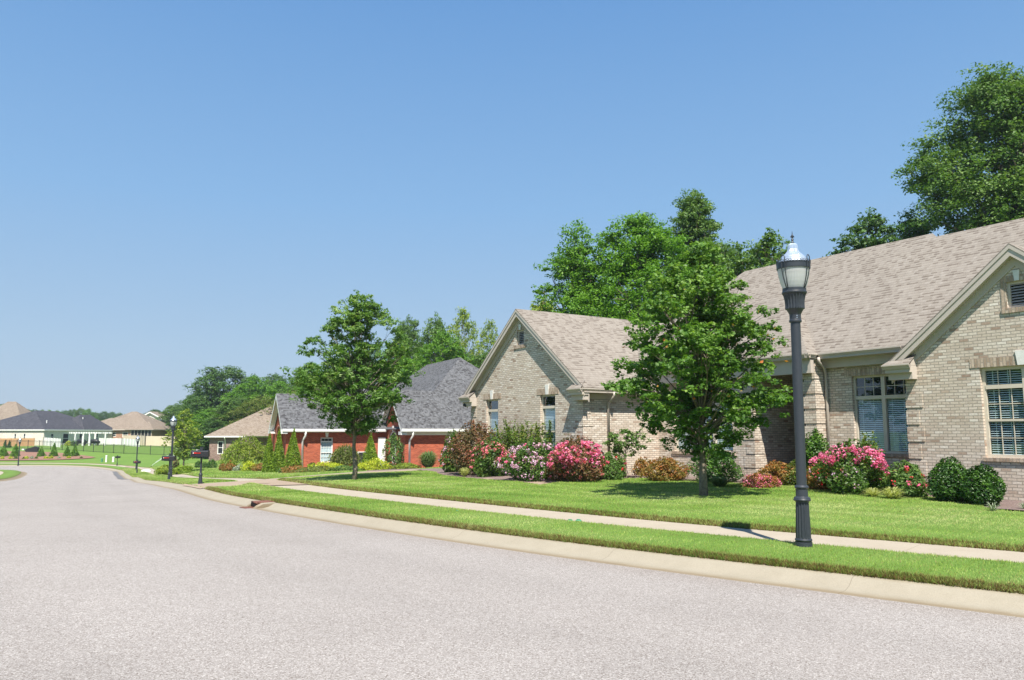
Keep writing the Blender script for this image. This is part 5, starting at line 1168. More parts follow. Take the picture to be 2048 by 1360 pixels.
# white vinyl fences, tan fence, wooden fence
def panel_fence(name, pts, h, mat, label, posts=2.4, cap=True, group=None):
    P = [np.array(p) for p in pts]; x0, y0 = P[0]; t = empty(name, (x0, y0, tz(x0, y0)), 0, label, 'fence', group); z00 = tz(x0, y0)
    m = MB(); pm = []
    for a, b in zip(P[:-1], P[1:]):
        L = np.linalg.norm(b-a); n = max(1, int(round(L/posts))); d = (b-a)/n; u = d/np.linalg.norm(d); nn = np.array([-u[1], u[0]])
        for k in range(n):
            p, q_ = a+d*k, a+d*(k+1); zp, zq = tz(*p)-z00, tz(*q_)-z00
            A, B_ = p-P[0], q_-P[0]; m.prism([(A[0], A[1], zp), (B_[0], B_[1], zq), (B_[0], B_[1], zq+h), (A[0], A[1], zp+h)], (nn[0]*.04, nn[1]*.04, 0))
            pm.append((A[0], A[1], zp))
        pm.append(((b-P[0])[0], (b-P[0])[1], tz(*b)-z00))
    m.build('panels', M[mat], t)
    for x, y, z in pm:
        q_ = MB(); q_.box(x-.05, x+.05, y-.05, y+.045, z-.2, z+h+.03)
        q_.build('post', M[mat], t)
    return t
def XY(px, Y): p = at(px, HOR, Y); return (p.x, Y)
panel_fence('white_vinyl_fence', [XY(30, 152), XY(88, 150), XY(122, 140)], 1.55, 'trim_white', 'white vinyl fence below the white brick house')
panel_fence('white_vinyl_fence', [XY(200, 160), XY(245, 155), XY(280, 144)], 1.35, 'trim_white', 'white vinyl fence right of the pergola')
panel_fence('tan_vinyl_fence', [XY(247, 162), XY(275, 160), XY(292, 150), XY(350, 150)], 1.9, 'fence_tan', 'tan vinyl fence beneath the screened porch')
panel_fence('wooden_fence', [XY(-60, 146), XY(0, 146), XY(70, 146)], 1.5, 'fence_wood', 'orange wooden fence at the far left')
# black metal fence
def rail_fence(pts, h, label):
    P = [np.array(p) for p in pts]; x0, y0 = P[0]; z00 = tz(x0, y0); t = empty('metal_fence', (x0, y0, z00), 0, label, 'fence')
    pk = MB(); rl = MB()
    for a, b in zip(P[:-1], P[1:]):
        L = np.linalg.norm(b-a); n = int(round(L/2.4)); d = (b-a)/n
        for k in range(n+1):
            p = a+d*k; z = tz(*p)-z00; q_ = p-P[0]
            if k < n or b is P[-1]: po = MB(); po.box(q_[0]-.035, q_[0]+.035, q_[1]-.035, q_[1]+.035, z-.2, z+h+.05); po.build('post', M['black_metal'], t)
            if k < n:
                p2 = a+d*(k+1); z2 = tz(*p2)-z00; q2 = p2-P[0]
                for hh in (.15, h-.22, h-.05): rl.tube([(q_[0], q_[1], z+hh), (q2[0], q2[1], z2+hh)], .018, 4, cap=False)
                for j in range(1, 16): f = j/16; x, y, zz = q_[0]+(q2[0]-q_[0])*f, q_[1]+(q2[1]-q_[1])*f, z+(z2-z)*f; pk.box(x-.007, x+.007, y-.007, y+.007, zz+.05, zz+h)
    rl.build('rails', M['black_metal'], t); pk.build('pickets', M['black_metal'], t)
rail_fence([XY(-30, 138), XY(150, 132), XY(250, 127), XY(330, 124), XY(445, 118)], 1.5, 'long black metal picket fence across the far lawn')
# pergola
pl = XY(152, 150); pz_ = tz(*pl); t = empty('pergola', (pl[0], pl[1], pz_), 0, 'white patio pergola beside the white brick house', 'pergola')
for x_, y_ in ((0, 0), (2.2, -1.2), (3.5, -1.2), (5.2, 1.5), (2.4, 3)): m = MB(); m.box(x_-.15, x_+.15, y_-.15, y_+.15, -.3, 2.9); m.build('post', M['trim_white'], t)
m = MB()
for k in range(12): m.box(-.4+k*.5, -.3+k*.5, -1.8, 3.6, 3.12, 3.3)
m.build('rafters', M['trim_white'], t); m = MB(); m.box(-.6, 5.8, -1.35, -1.15, 2.9, 3.12); m.box(-.6, 5.8, 1.4, 1.6, 2.9, 3.12); m.box(-.6, 5.8, 2.9, 3.1, 2.9, 3.12); m.build('beams', M['trim_white'], t); t.scale = (.95, .95, .80)
# cars and gear on the patio: two covered dark grills
for px, lb in ((164, 'dark patio furniture under the pergola'), (190, 'dark covered grill at the right end of the pergola')):
    q_ = XY(px, 149.5); t = empty('patio_furniture', (q_[0], q_[1], tz(*q_)), 0, lb, 'patio furniture', 'dark things on the patio')
    m = MB(); m.tube([(-1, 0, .55), (-.5, 0, .85), (.4, 0, .9), (1.0, 0, .6)], [.25, .4, .42, .25], 8); m.build('cover', M['black_plastic'], t)
    for x_ in (-.7, .7): m = MB(); m.box(x_-.04, x_+.04, -.2, .2, 0, .5); m.build('leg', M['black_metal'], t)
# black tarp ramp on the mound
q_ = XY(63, 128); t = empty('drain_headwall', (q_[0], q_[1], tz(*q_)), 0, 'low black sloping headwall behind the mulch mound', 'headwall')
m = MB(); m.prism([(-1.0, 0, .5), (.7, 0, 1.05), (1.15, 0, .9), (1.15, 0, -.2), (-.3, 0, -.2)], (0, .5, 0)); m.build('wall', M['black_metal'], t); m = MB(); m.box(-1.35, -1.0, -.05, .4, .45, .65); m.build('pale_end', M['trim_white'], t)
# utility pedestals by the far kerb
for px, w_, h_, mt, nm, lb in ((203.5, .26, .55, 'green_plastic', 'utility_box', 'short green utility box on the far grass'), (212, .26, .95, 'trim_white', 'utility_post', 'taller white utility post on the far grass'), (226, .3, .72, 'trim_white', 'utility_post', 'shorter white utility post beside the farthest mailbox')):
    x_, y_, z_ = place(px, 928, 114); t = empty(nm, (x_, y_, z_), 0, lb, 'utility box'); m = MB(); m.lathe([(w_*.55, -.1), (w_*.55, .05), (w_*.46, .06), (w_*.46, h_-.08)], 12); m.build('body', M[mt], t)
    m = MB(); m.lathe([(w_*.52, h_-.08), (w_*.52, h_-.03), (w_*.3, h_+.03), (0, h_+.04)], 12); m.build('cap', M[mt], t)
x_, y_, z_ = place(292, 942, 84); t = empty('valve_cover', (x_, y_, z_), 0, 'low pale concrete cover in the grass beside the distant pavement', 'cover'); m = MB(); m.lathe([(.55, -.1), (.5, .1), (.3, .2), (0, .22)], 10); m.build('lid', M['keystone'], t)

# footbridge / white rail far right of the young tree
q_ = XY(394, 128); t = empty('white_railing', (q_[0], q_[1], tz(*q_)+.4), 0, 'white lattice railing of a far deck beyond the young tree', 'railing')
m = MB(); m.box(0, 4.5, -.04, .04, 1.0, 1.1); m.box(0, 4.5, -.04, .04, .05, .3)
for k in range(9): a_ = k*.5; m.prism([(a_, -.02, .3), (a_+.08, -.02, .3), (a_+.58, -.02, 1.0), (a_+.5, -.02, 1.0)], (0, .03, 0)); m.prism([(a_+.5, .012, .3), (a_+.58, .012, .3), (a_+.08, .012, 1.0), (a_, .012, 1.0)], (0, .03, 0))
m.build('lattice', M['trim_white'], t); m = MB(); m.box(-.05, 4.6, 0.05, .6, -.5, .04); m.build('deck', M['fence_wood'], t)
H9, _ = simple_house('tan_roof_house', 386, 150, 9, 9, -1.0, 2.3, .42, 0, 'brick_cream', 'shingle_tan_far', 'low house with a tan roof behind the young yellow tipped tree')

# ------------------------------------------------------------------ storm drain in the kerb
i_ = int(np.hypot(EDGE[:, 0]-hit(462, 1010)[0], EDGE[:, 1]-hit(462, 1010)[1]).argmin()); c_ = EDGE[i_]; tt = _t[i_]; nn = EN[i_]
zd = float(T0(c_[0], c_[1])[0]); t = empty('storm_drain', (c_[0], c_[1], zd), math.atan2(-nn[0], nn[1]) if False else math.atan2(tt[1], tt[0])+math.pi, 'rusty storm drain with a dark opening set in the tan kerb', 'drain')
# local x runs back towards the camera along the kerb, local y ... towards the yard is -/+ depending on frame
sgn = 1 if (math.cos(t.rotation_euler[2]+math.pi/2)*nn[0]+math.sin(t.rotation_euler[2]+math.pi/2)*nn[1]) > 0 else -1
m = MB(); m.box(-.42, .42, min(sgn*.16, sgn*.62), max(sgn*.16, sgn*.62), .03, .125); m.build('opening', M['dark_hole'], t)
m = MB(); m.box(-.46, .46, min(sgn*.20, sgn*.70), max(sgn*.20, sgn*.70), .126, .17); m.tube([(-.46, sgn*.2, .145), (.46, sgn*.2, .145)], .03, 8); m.build('hood', M['rust'], t)
m = MB()
for k in range(9): m.box(-.45+k*.1, -.39+k*.1, min(sgn*-.12, sgn*.15), max(sgn*-.12, sgn*.15), -.01, .012)
m.box(-.47, .47, min(-sgn*.15, -sgn*.12), max(-sgn*.15, -sgn*.12), -.01, .014); m.box(-.47, .47, min(sgn*.15, sgn*.19), max(sgn*.15, sgn*.19), -.01, .014); m.build('grate', M['rust'], t)
m = MB()
for s_ in (-1, 1): m.prism([(s_*.43, sgn*.05, -.01), (s_*.43, sgn*.7, -.01), (s_*.43, sgn*.7, .16), (s_*.43, sgn*.30, .15), (s_*.43, sgn*.14, .07)], (s_*.32, 0, -.02))
m.build('kerb_cheek', M['curb'], t); t.scale = (.5, .85, .8)
for px, py, Yg in ((434/3.778+800, 1023, 13.4), (1140, 1041, 11.6), (1157, 1041, 11.55)):
    p = hit(px, py, .05); x_, y_ = p; t = empty('irrigation_cap', (x_, y_, tz(x_, y_)), 0, None); 
    tag(t, {0: 'lone green irrigation cap at the pavement edge, far one', 1: 'left of the pair of green irrigation caps at the pavement edge', 2: 'right of the pair of green irrigation caps at the pavement edge'}[(px > 1000)+(px > 1150)], 'irrigation cap', 'green irrigation caps along the pavement')
    m = MB(); m.lathe([(.05, -.02), (.055, .03), (.04, .045), (0, .05)], 12); m.build('cap', M['green_plastic'], t); m = MB(); m.lathe([(.03, .04), (.03, .055), (0, .056)], 10); m.build('lid', M['green_plastic'], t)

# ------------------------------------------------------------------ shrubs
def shrub(name, loc, rx, ry, h, leafmat, n, ls, label, cat='shrub', group=None, flowers=None, shape='dome', seed=None, aspect=.5, lump=.16, stems=7, gap=.0, tint0=.45):
    """flowers: list of (material, clusters, florets per cluster, cluster radius, floret size, zlow fraction)"""
    t = empty(name, loc, 0, label, cat, group); ph = rng.uniform(0, 6.28, 6)
    def env(th, u):
        b = {'dome': math.sqrt(max(0, 1-(max(0, u-.35)/.65)**2))*(min(1, .55+u*1.6)), 'ball': math.sqrt(max(0, 1-(2*u-1)**2)), 'cone': (1-u)**.8*(min(1, .8+3*u)), 'vase': .45+.75*u if u < .85 else (.45+.75*.85)*math.sqrt(max(0, 1-((u-.85)/.15)**2)), 'column': min(1, 8*(1-u))*(.75+.25*math.sin(3*u+1))}[shape]
        return b*(1+lump*math.sin(2*th+ph[0]+4*u)+lump*.8*math.sin(3*th+ph[1]-6*u)+lump*.6*math.sin(5*th+ph[2]+9*u))
    U = rng.uniform(.02, 1, n); TH = rng.uniform(0, 6.28, n); E = np.array([env(a, b) for a, b in zip(TH, U)]); RR = 1-rng.uniform(0, 1, n)**1.8*.55+rng.normal(0, .05, n)
    nz = h*(1+.10*np.sin(3*TH+ph[3])+.08*np.sin(7*TH+ph[4])); P = np.c_[rx*E*RR*np.cos(TH), ry*E*RR*np.sin(TH), nz*U]
    if shape == 'vase':        # leafy upright shoots standing out of the bush
        ns_ = max(8, n//160); sa = rng.uniform(0, 6.28, ns_); sr = np.sqrt(rng.uniform(0, 1, ns_)); sh_ = h*rng.uniform(.78, 1.18, ns_); q = rng.random(n) < .55; si = rng.integers(0, ns_, n); sf = rng.uniform(.35, 1, n)
        Q = np.c_[rx*sr[si]*np.cos(sa[si])*(.55+.5*sf), ry*sr[si]*np.sin(sa[si])*(.55+.5*sf), sh_[si]*sf]+rng.standard_normal((n, 3))*(.055*(1.15-sf))[:, None]; P[q] = Q[q]; U = np.where(q, sf, U)
    nr = np.c_[np.cos(TH), np.sin(TH), (U-.4)*1.6]; tint = tint0+.16*np.sin(TH*4+U*9+ph[5])+rng.normal(0, .18, n)+.12*(U-.5)
    m = MB()
    for k in range(stems):
        a = rng.uniform(0, 6.28); e = env(a, .7)*.8; m.tube(limb_pts((rng.normal(0, .05), rng.normal(0, .05), -.05), (rx*e*math.cos(a), ry*e*math.sin(a), h*.75), .1, 5), [.018, .015, .012, .009, .004], 5, cap=False)
    m.build('stems', M['bark'], t)
    leafmesh('foliage', P, ls, M[leafmat], t, N=nr, tint=tint, aspect=aspect, jit=.8)
    if flowers:
        for fm, nc, nf, cr_, fs, zl in flowers:
            u = rng.uniform(zl, .97, nc); th = rng.uniform(0, 6.28, nc); e = np.array([env(a, b) for a, b in zip(th, u)]); c = np.c_[rx*e*np.cos(th), ry*e*np.sin(th), h*u*1.02]
            idx = np.repeat(np.arange(nc), nf); g = rng.standard_normal((len(idx), 3)); g /= np.linalg.norm(g, axis=1)[:, None]; cs = cr_*rng.uniform(.5, 1.35, nc)
            leafmesh('blossoms', c[idx]+g*cs[idx][:, None]*(rng.uniform(.5, 1, len(idx))**.5)[:, None], fs, M[fm], t, N=g, tint=.5+.5*g[:, 2]*.6+rng.normal(0, .2, len(idx)), aspect=.95)
    return t
def sh(px, py, Y, wpx, hpx, *a, **k):
    """shrub seen wpx wide, hpx high with its foot at (px,py), at distance Y"""
    p = at(px, py, Y); z = tz(p.x, Y); h = hpx/FPX*Y*1.02; r_ = wpx/2/FPX*Y
    return shrub(k.pop('name', 'flowering_shrub'), (p.x, Y, z), r_, k.pop('ry', r_), h, *a, **k)
def grasstuft(px, py, Y, wpx, hpx, n, mat, label, group=None, wb=.012, arch=.9):
    p = at(px, py, Y); z = tz(p.x, Y)+.03; h = hpx/FPX*Y; r_ = wpx/2/FPX*Y; t = empty('ornamental_grass', (p.x, Y, z), 0, label, 'ornamental grass', group)
    th = rng.uniform(0, 6.28, n); rad = r_*rng.uniform(.15, 1, n)**.7; hh = h*rng.uniform(.35, 1.05, n)*np.sqrt(np.maximum(.1, 1-(rad/r_*.75)**2)); b = rng.uniform(0, .12, n)*r_
    seg = 5; V = np.empty((n, seg, 2, 3)); tn = np.stack([-np.sin(th), np.cos(th)], -1)
    for k in range(seg):
        f = k/(seg-1); rr = b+(rad-b)*f**.9; zz = hh*(np.sin(min(1, f*1.0)*math.pi*.62)/math.sin(math.pi*.5))*(1-arch*.12*f); w_ = wb*(1-f*.85)
        c = np.c_[rr*np.cos(th), rr*np.sin(th), zz]
        V[:, k, 0] = c+np.c_[tn*w_, np.zeros(n)]; V[:, k, 1] = c-np.c_[tn*w_, np.zeros(n)]
    base = (np.arange(n)*seg*2)[:, None]; F = []
    for k in range(seg-1): F.append(base+np.array([[2*k, 2*k+1, 2*k+3, 2*k+2]]))
    me = np_mesh('blades', V.reshape(-1, 3), np.concatenate(F), tint=np.repeat(np.clip(rng.normal(.5, .22, n), 0, 1), seg*2)); link('blades', me, M[mat], t)
    return t
M['leaf_variegated'] = mat_leaf('variegated blades', (.18, .24, .05), (.42, .46, .16), (.66, .66, .34), .3)
M['leaf_grassdark'] = mat_leaf('fountain grass', (.06, .12, .03), (.12, .20, .06), (.24, .30, .12), .3)
M['leaf_blue'] = mat_leaf('blue green blades', (.16, .22, .14), (.3, .36, .26), (.5, .52, .4), .2)
M['leaf_crape'] = mat_leaf('crape leaves', (.035, .085, .015), (.07, .15, .02), (.15, .22, .04), .3, .45, .4)
M['leaf_feather'] = mat_leaf('feathery green red tips', (.05, .11, .015), (.11, .19, .025), (.26, .24, .06), .35)
FB = 'shrubs in the bed before the grey brick house'
# left group, below the garage gable
sh(905, 940, 30.5, 44, 74, 'leaf_crape', 2600, .10, 'small dark shrub with pale pink blossoms at the left end of the garage bed', group=FB, flowers=[('fl_lilac', 26, 12, .075, .06, .2)], shape='dome')
sh(948, 943, 28.5, 100, 92, 'leaf_redtip', 9000, .085, 'big dark shrub with reddish tips before the left garage window', name='red_tipped_shrub', group=FB, shape='dome', lump=.2, tint0=.42)
sh(985, 950, 27.0, 76, 68, 'leaf_crape', 4200, .09, 'green shrub with coral pink blossoms left of the lilac one', group=FB, flowers=[('fl_coral', 85, 16, .08, .055, .3)], lump=.2)
sh(1040, 948, 27.6, 100, 92, 'leaf_feather', 11000, .08, 'tall feathery green shrub with upright shoots between the garage windows', name='feathery_shrub', group=FB, shape='vase', lump=.22)
sh(1098, 948, 26.8, 72, 92, 'leaf_feather', 8000, .08, 'feathery green shrub before the right garage window', name='feathery_shrub', group=FB, shape='vase', lump=.22)
sh(1065, 958, 24.8, 112, 72, 'leaf_crape', 6500, .085, 'green shrub with pale lilac blossoms in the middle of the garage bed', group=FB, flowers=[('fl_lilac', 110, 18, .08, .055, .08), ('fl_hot', 12, 14, .08, .055, .5)], lump=.2)
sh(1152, 957, 23.8, 116, 78, 'leaf_redtip', 7500, .085, 'bush crowded with hot pink blossoms at the garage corner', name='rose_bush', group=FB, flowers=[('fl_pink', 120, 22, .085, .055, .4), ('fl_coral', 90, 12, .06, .05, .1)], lump=.18)
sh(1172, 948, 25.6, 70, 90, 'leaf_olive', 2600, .08, 'thin olive shoots rising behind the pink bush', name='feathery_shrub', group=FB, shape='vase', lump=.25)
sh(1222, 953, 24.2, 66, 48, 'leaf_mid', 2600, .085, 'low green rose bush with a few bright pink roses', name='rose_bush', group=FB, flowers=[('fl_hot', 9, 16, .06, .06, .3), ('fl_red', 6, 8, .05, .05, .4)])
# small thin tree against the garage side wall
p = at(1252, 948, 24.6); make_tree('small_tree', (p.x, 24.6, tz(p.x, 24.6)), 1.55, .62, .7, 'leaf_mid', 34, 1500, .10, label='spindly little tree against the sunlit garage side wall', shape='round', trunk_r=.03, clump_r=.2, limbs=20, seed=77)
sh(1282, 948, 26, 46, 34, 'leaf_rust', 1400, .08, 'thin rusty low plant at the foot of the garage side wall', name='low_shrub', group=FB)
sh(1333, 953, 23.4, 80, 42, 'leaf_rust', 4200, .075, 'low mound of orange and green foliage under the wide window', name='low_shrub', group=FB, lump=.2)
sh(1432, 946, 22.6, 84, 62, 'leaf_box', 5200, .075, 'dark glossy round shrub behind the maple trunk', name='boxwood', group=FB, lump=.18)
grasstuft(1440, 966, 21.0, 66, 24, 500, 'leaf_grassdark', 'low green grassy clump right of the maple trunk')
sh(1520, 966, 20.6, 64, 28, 'leaf_rust', 1800, .06, 'low pink and rust heather mound by the porch corner', name='low_shrub', group=FB, flowers=[('fl_pink', 60, 10, .05, .03, .2), ('fl_coral', 40, 8, .05, .03, .2)])
sh(1555, 958, 21.6, 80, 42, 'leaf_rust', 3000, .075, 'orange bronze shrub at the porch corner', name='bronze_shrub', group=FB, lump=.22)
sh(1600, 960, 21.2, 60, 46, 'leaf_olive', 2000, .075, 'bronze green shrub half hidden by the near lamp post', name='bronze_shrub', group=FB, lump=.22)
sh(1633, 944, 21.0, 70, 98, 'leaf_box', 6500, .075, 'tall bright green clipped shrub before the porch column', name='clipped_shrub', group=FB, shape='column', lump=.2, tint0=.6)
sh(1600, 940, 21.4, 40, 48, 'leaf_box', 1800, .075, 'small green shrub in the shade of the porch', name='clipped_shrub', group=FB, lump=.2)
sh(1640, 966, 19.9, 60, 46, 'leaf_rust', 2600, .07, 'rusty shrub with a few red blossoms right of the near lamp post', name='bronze_shrub', group=FB, flowers=[('fl_red', 10, 12, .05, .045, .3)])
sh(1705, 974, 18.9, 118, 92, 'leaf_crape', 7500, .08, 'large dark shrub topped with bright pink blossoms under the wide blind window', group=FB, flowers=[('fl_pink', 85, 34, .10, .045, .55), ('fl_lilac', 26, 12, .06, .04, .15), ('fl_coral', 14, 10, .05, .04, .1)], lump=.22)
sh(1745, 950, 19.6, 40, 100, 'leaf_feather', 700, .08, 'slender upright red tipped shoots behind the large pink shrub', name='feathery_shrub', group=FB, shape='vase', lump=.3)
sh(1770, 965, 19.0, 60, 40, 'leaf_crape', 1800, .08, 'small shrub with coral flowers right of the large pink shrub', group=FB, flowers=[('fl_coral', 18, 10, .05, .045, .2)])
sh(1815, 976, 18.0, 78, 62, 'leaf_mid', 3600, .08, 'rose bush with scattered red and pink roses', name='rose_bush', group=FB, flowers=[('fl_hot', 14, 16, .055, .045, .35), ('fl_red', 10, 10, .05, .045, .3)])
grasstuft(1745, 978, 17.9, 50, 22, 260, 'leaf_variegated', 'left one of the two tufts of cream striped blades', 'cream striped tufts', .009)
grasstuft(1785, 984, 17.4, 66, 28, 380, 'leaf_variegated', 'right one of the two tufts of cream striped blades', 'cream striped tufts', .009)
sh(1903, 983, 16.9, 78, 76, 'leaf_box', 9500, .06, 'left of the two dark boxwood balls under the big window', name='boxwood', group='boxwood balls', shape='dome', lump=.08, tint0=.36)
sh(1966, 990, 16.2, 74, 70, 'leaf_box', 9500, .06, 'right of the two dark boxwood balls under the big window', name='boxwood', group='boxwood balls', shape='dome', lump=.08, tint0=.34)
grasstuft(1985, 1008, 14.9, 40, 24, 60, 'leaf_blue', 'sparse blue grey tuft in the dark mulch', None, .010)
grasstuft(2050, 1003, 15.2, 44, 20, 60, 'leaf_blue', 'sparse blue grey tuft at the right picture edge', None, .010)
grasstuft(1500, 956, 22.4, 16, 18, 60, 'leaf_grassdark', 'small green tuft beside the heather mound')
for px, py, Y, lb in ((929, 951, 27.2, 'pale yellow green tuft below the red tipped shrub'), (965, 951, 27.0, 'small pale tuft left of the coral flowers')): grasstuft(px, py, Y, 32, 22, 220, 'leaf_variegated', lb, 'pale tufts at the garage bed', .012)
# red brick house planting
RB = 'evergreens before the red brick house'
grasstuft(856, 938, 52, 54, 38, 1100, 'leaf_grassdark', 'big round dark fountain grass before the red brick wall', None, .03, .6)
for px, hp, wp, Y, lb in ((537.5, 66, 22, 53, 'leftmost and slimmest of the cone shaped evergreens'), (556.5, 72, 26, 52, 'middle one of the three cone shaped evergreens in a row'), (585.5, 74, 34, 51, 'broadest of the three cone shaped evergreens in a row'), (741, 62, 34, 52, 'lone cone shaped evergreen right of the lawn tree trunk')):
    sh(px, 938, Y, wp*1.3, hp, 'leaf_cypress', 7000, .12, lb, name='arborvitae', cat='evergreen', group='cone shaped evergreens', shape='cone', lump=.03, aspect=.35)
sh(787, 938, 53, 44, 62, 'leaf_mid', 2400, .14, 'dark leafy vine like shrub before the arched window', name='climbing_shrub', group=RB, shape='column', lump=.2)
# weeping tree before the mauve house
def weeping(px, py, Y, wpx, hpx, n, mat, label):
    p = at(px, py, Y); z = tz(p.x, Y); h = hpx/FPX*Y; r_ = wpx/2/FPX*Y; t = empty('weeping_tree', (p.x, Y, z), 0, label, 'tree')
    m = MB(); m.tube([(0, 0, -.1), (.1, 0, h*.4), (0, 0, h*.75)], [.1, .08, .05], 7); P = []
    for k in range(70):
        a = rng.uniform(0, 6.28); rr = r_*rng.uniform(.25, 1)**.8; top = h*(1-.42*(rr/r_)**1.5)*rng.uniform(.8, 1.02); pts = [(0, 0, h*.7), (rr*.5*math.cos(a), rr*.5*math.sin(a), top), (rr*.9*math.cos(a), rr*.9*math.sin(a), top*.8), (rr*math.cos(a), rr*math.sin(a), max(.15*h, top*rng.uniform(.25, .5)))]
        m.tube(pts, [.03, .02, .012, .006], 4, cap=False)
        c = catmull(pts, .05); f = rng.integers(len(c)//3, len(c), n//70); P.append(c[f]+rng.standard_normal((len(f), 3))*.13)
    m.build('trunk', M['bark'], t); P = np.concatenate(P); leafmesh('crown', P, .17, M[mat], t, tint=rng.normal(.5, .2, len(P)), droop=1.3, aspect=.35)
    return t
weeping(492, 930, 64, 96, 74, 9000, 'leaf_yellow', 'broad yellow green weeping tree before the mauve house')
weeping(690, 934, 54.5, 60, 52, 6500, 'leaf_olive', 'dark olive weeping tree before the red brick entry')
LB = 'low planting before the red and mauve brick houses'
for px, py, Y, wp, hp, mt, lb in ((645, 936, 51, 60, 18, 'leaf_lime', 'lime yellow shrub under the white framed window'), (670, 938, 50, 40, 16, 'leaf_lime', 'lime yellow shrub right of the white framed window'), (625, 932, 52, 20, 16, 'leaf_box', 'small dark green ball shrub by the left downspout'),
        (590, 941, 49, 60, 14, 'leaf_rust', 'low brownish flowering strip at the left of the red house bed'), (640, 942, 48, 80, 12, 'leaf_olive', 'low grey green ground cover strip in the red house bed'), (690, 941, 48, 60, 12, 'leaf_mid', 'low green ground cover strip behind the lawn tree'),
        (752, 938, 50, 56, 22, 'leaf_lime', 'golden yellow shrub right of the lawn tree'), (723, 936, 51, 22, 14, 'leaf_lime', 'small lime shrub between trunk and cone evergreen'), (815, 937, 52, 50, 12, 'leaf_yellow', 'low yellow green cover below the right downspout'), (570, 940, 50, 26, 12, 'leaf_mid', 'low green cover between the cone evergreens'),
        (499, 932, 58, 32, 18, 'leaf_lime', 'bright yellow round shrub beside the weeping tree'), (460, 932, 60, 30, 14, 'leaf_rust', 'orange flowering shrub left of the weeping tree'), (463, 926, 66, 24, 20, 'leaf_rust', 'coral orange shrub at the mauve house downspout'), (424, 924, 80, 20, 16, 'leaf_box', 'dark clipped ball at the left corner of the mauve house'),
        (397, 921, 84, 12, 12, 'leaf_box', 'small dark clipped ball left of the mauve house'), (410, 923, 82, 18, 11, 'leaf_mid', 'low green mound between two dark clipped balls'), (521, 933, 57, 34, 14, 'leaf_rust', 'brownish shrub right of the yellow round shrub'), (480, 933, 59, 24, 12, 'leaf_blue', 'small grey green shrub below the weeping tree'), (446, 925, 70, 16, 14, 'leaf_rust', 'tiny orange shrub beside the mauve wall corner')):
    sh(px, py, Y, wp, hp, mt, 1300, .11, lb, name='low_shrub', group=LB, stems=3)
p = at(345, 942, 58); sh(330, 941, 60, 32, 18, 'leaf_yellow', 2600, .13, 'lime green juniper left of the second lamp', name='juniper', group='junipers by the second lamp', ry=1.0, lump=.2); sh(365, 938, 62, 36, 15, 'leaf_cypress', 2600, .13, 'green juniper right of the second lamp', name='juniper', group='junipers by the second lamp', ry=1.0, lump=.2)
# young tree with yellow tips by the second lamp
p = at(367, 925, 74); make_tree('young_tree', (p.x, 74, tz(p.x, 74)), at(367, 818, 74).z-tz(p.x, 74), 1.85, 1.0, 'leaf_yellow', 120, 7000, .17, label='young tree with yellow tips between the far lamps', shape='maple', trunk_r=.09, clump_r=.42, limbs=60, seed=31)
p = at(355, 925, 73.7); 
sh(352, 927, 76, 14, 24, 'leaf_redtip', 700, .12, 'dark thin shrub with a bird feeder behind the second mailbox', name='dark_shrub', shape='column')
# mound plants
MG = 'young firs on the mulch mound'
for px, py, hp, wp, lb in ((7, 907, 20, 18, 'small fir at the left picture edge on the mound'), (31, 906, 22, 17, 'small fir just left of the far corner lamp'), (83, 903, 18, 14, 'young fir right of the dark headwall'), (108, 905, 24, 15, 'tallest young fir in the middle of the mound'), (134, 908, 18, 14, 'young fir third from the right on the mound'), (150, 906, 21, 15, 'rightmost young fir on the mound')):
    sh(px, py, 123, wp*1.15, hp, 'leaf_bright', 1500, .2, lb, name='young_fir', cat='fir', group=MG, shape='cone', lump=.16)
MS = 'small shrubs dotted over the mulch mound'
for k_, (px, py, hp, wp, mt, lb) in enumerate(((5, 916, 6, 7, 'leaf_lime', 'yellow shrub dot at the left edge of the mound'), (22, 907, 6, 8, 'leaf_lime', 'yellow shrub dot left of the corner lamp'), (32, 912, 7, 7, 'leaf_mid', 'green shrub dot beside the corner lamp'), (49, 914, 5, 7, 'leaf_olive', 'olive shrub dot right of the corner lamp'), (54, 903, 6, 9, 'leaf_lime', 'bright yellow shrub dot by the dark headwall'),
        (64, 906, 6, 7, 'leaf_blue', 'blue green shrub dot below the dark headwall'), (73, 911, 5, 6, 'leaf_olive', 'olive shrub dot in the middle mulch'), (91, 915, 5, 7, 'leaf_lime', 'yellow shrub dot low in the mulch'), (95, 904, 5, 7, 'leaf_lime', 'yellow shrub dot between two firs'), (103, 909, 6, 9, 'leaf_lime', 'bright yellow shrub dot below the tallest fir'), (119, 905, 5, 6, 'leaf_blue', 'blue green shrub dot between firs'), (137, 914, 5, 8, 'leaf_lime', 'yellow shrub dot under the third fir'), (163, 911, 4, 5, 'leaf_olive', 'olive shrub dot at the right end of the mound'))):
    sh(px, py, 120, wp, hp, mt, 260, .16, lb, name='mound_shrub', group=MS, stems=2)
for px, Y, lb in ((10, 140, 'small dark conifer by the wooden fence, left'), (19, 140, 'small dark conifer by the wooden fence, right')): sh(px, 889, Y, 8, 13, 'leaf_dark', 500, .2, lb, name='small_conifer', cat='conifer', group='dark conifers by the wooden fence', shape='cone')
for px, wp, mt, lb in ((102, 9, 'leaf_olive', 'shrub at the corner of the white brick house'), (137, 12, 'leaf_lime', 'yellow flowering patch by the patio'), (148, 12, 'leaf_dark', 'dark shrub by the patio')): sh(px, 886, 148, wp, 9, mt, 400, .2, lb, name='patio_shrub', group='shrubs by the patio')
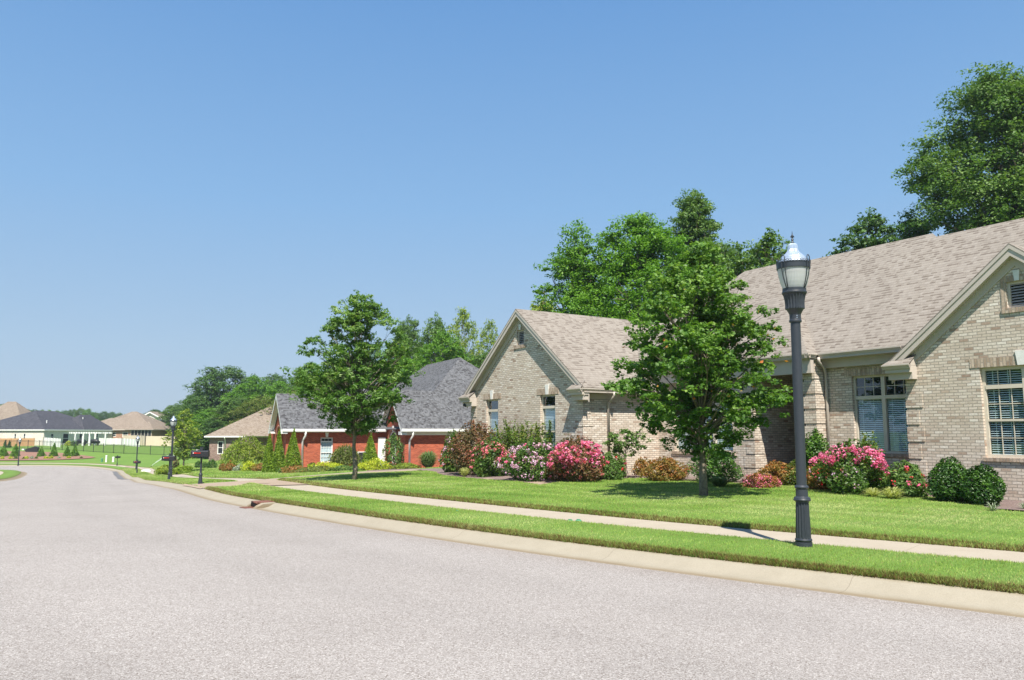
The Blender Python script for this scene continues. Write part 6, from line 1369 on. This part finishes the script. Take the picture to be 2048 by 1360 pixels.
# lawn sprinkler spray on the far lawn
xs_, ys_, zs_ = place(303, 923, 100); t = empty('lawn_sprinkler', (xs_, ys_, zs_), 0, 'lawn sprinkler throwing a fine white spray on the far lawn', 'sprinkler')
m = MB(); m.lathe([(.05, -.05), (.05, .12), (.03, .16), (0, .17)], 8); m.build('head', M['black_metal'], t)
n = 1400; u = rng.uniform(0, 1, n); P = np.c_[u*3.2+rng.normal(0, .05, n)*u, rng.normal(0, .15, n)*u, .15+1.25*np.sin(u*2.0)*1.0+rng.normal(0, .18, n)*u]
leafmesh('spray', P, .045, mat_noisy('water drops', (.75, .8, .82), (.85, .9, .9), 5, .2), t)

# things across the street behind the camera that the windows mirror, and the tree whose shadow falls on the right wall
big_ = [('mid', (-14, -32), 9, 4.2, 'broad tree across the street behind the viewer, first'), ('dense', (4, -38), 10, 4.6, 'broad tree across the street behind the viewer, second'), ('mid', (-30, -10), 9, 4, 'broad tree left of the viewer across the street'), ('bright', (-34, 12), 8, 3.6, 'bright tree on the lot left of the street')]
for kd, (x_, y_), hh, rr, lb in big_:
    t = copy_tree(BT[kd][0]); t['label'] = lb; t['group'] = 'trees across the street'; t.location = (x_, y_, tz(x_, y_)-.1); t.scale = (rr/3.6, rr/3.6, hh/10)
make_tree('small_tree', (14.3, 12.6, tz(14.3, 12.6)), 2.9, .9, 1.1, 'leaf_mid', 40, 2600, .12, label='small tree just outside the right picture edge before the house', shape='round', trunk_r=.05, clump_r=.3, limbs=25, seed=91)

# ------------------------------------------------------------------ summer haze
hb = MB(); hb.box(-420, 300, -60, 640, -7, 40); hz = hb.build('haze', None); hm = bpy.data.materials.new('summer haze'); hm.use_nodes = True; hn = hm.node_tree.nodes; hn.remove(hn['Principled BSDF'])
pv = hn.new('ShaderNodeVolumePrincipled'); pv.inputs['Color'].default_value = (.80, .88, 1, 1); pv.inputs['Density'].default_value = .0003; pv.inputs['Anisotropy'].default_value = .2
hm.node_tree.links.new(pv.outputs[0], hn['Material Output'].inputs['Volume']); hz.data.materials.append(hm); hz['kind'] = 'stuff'
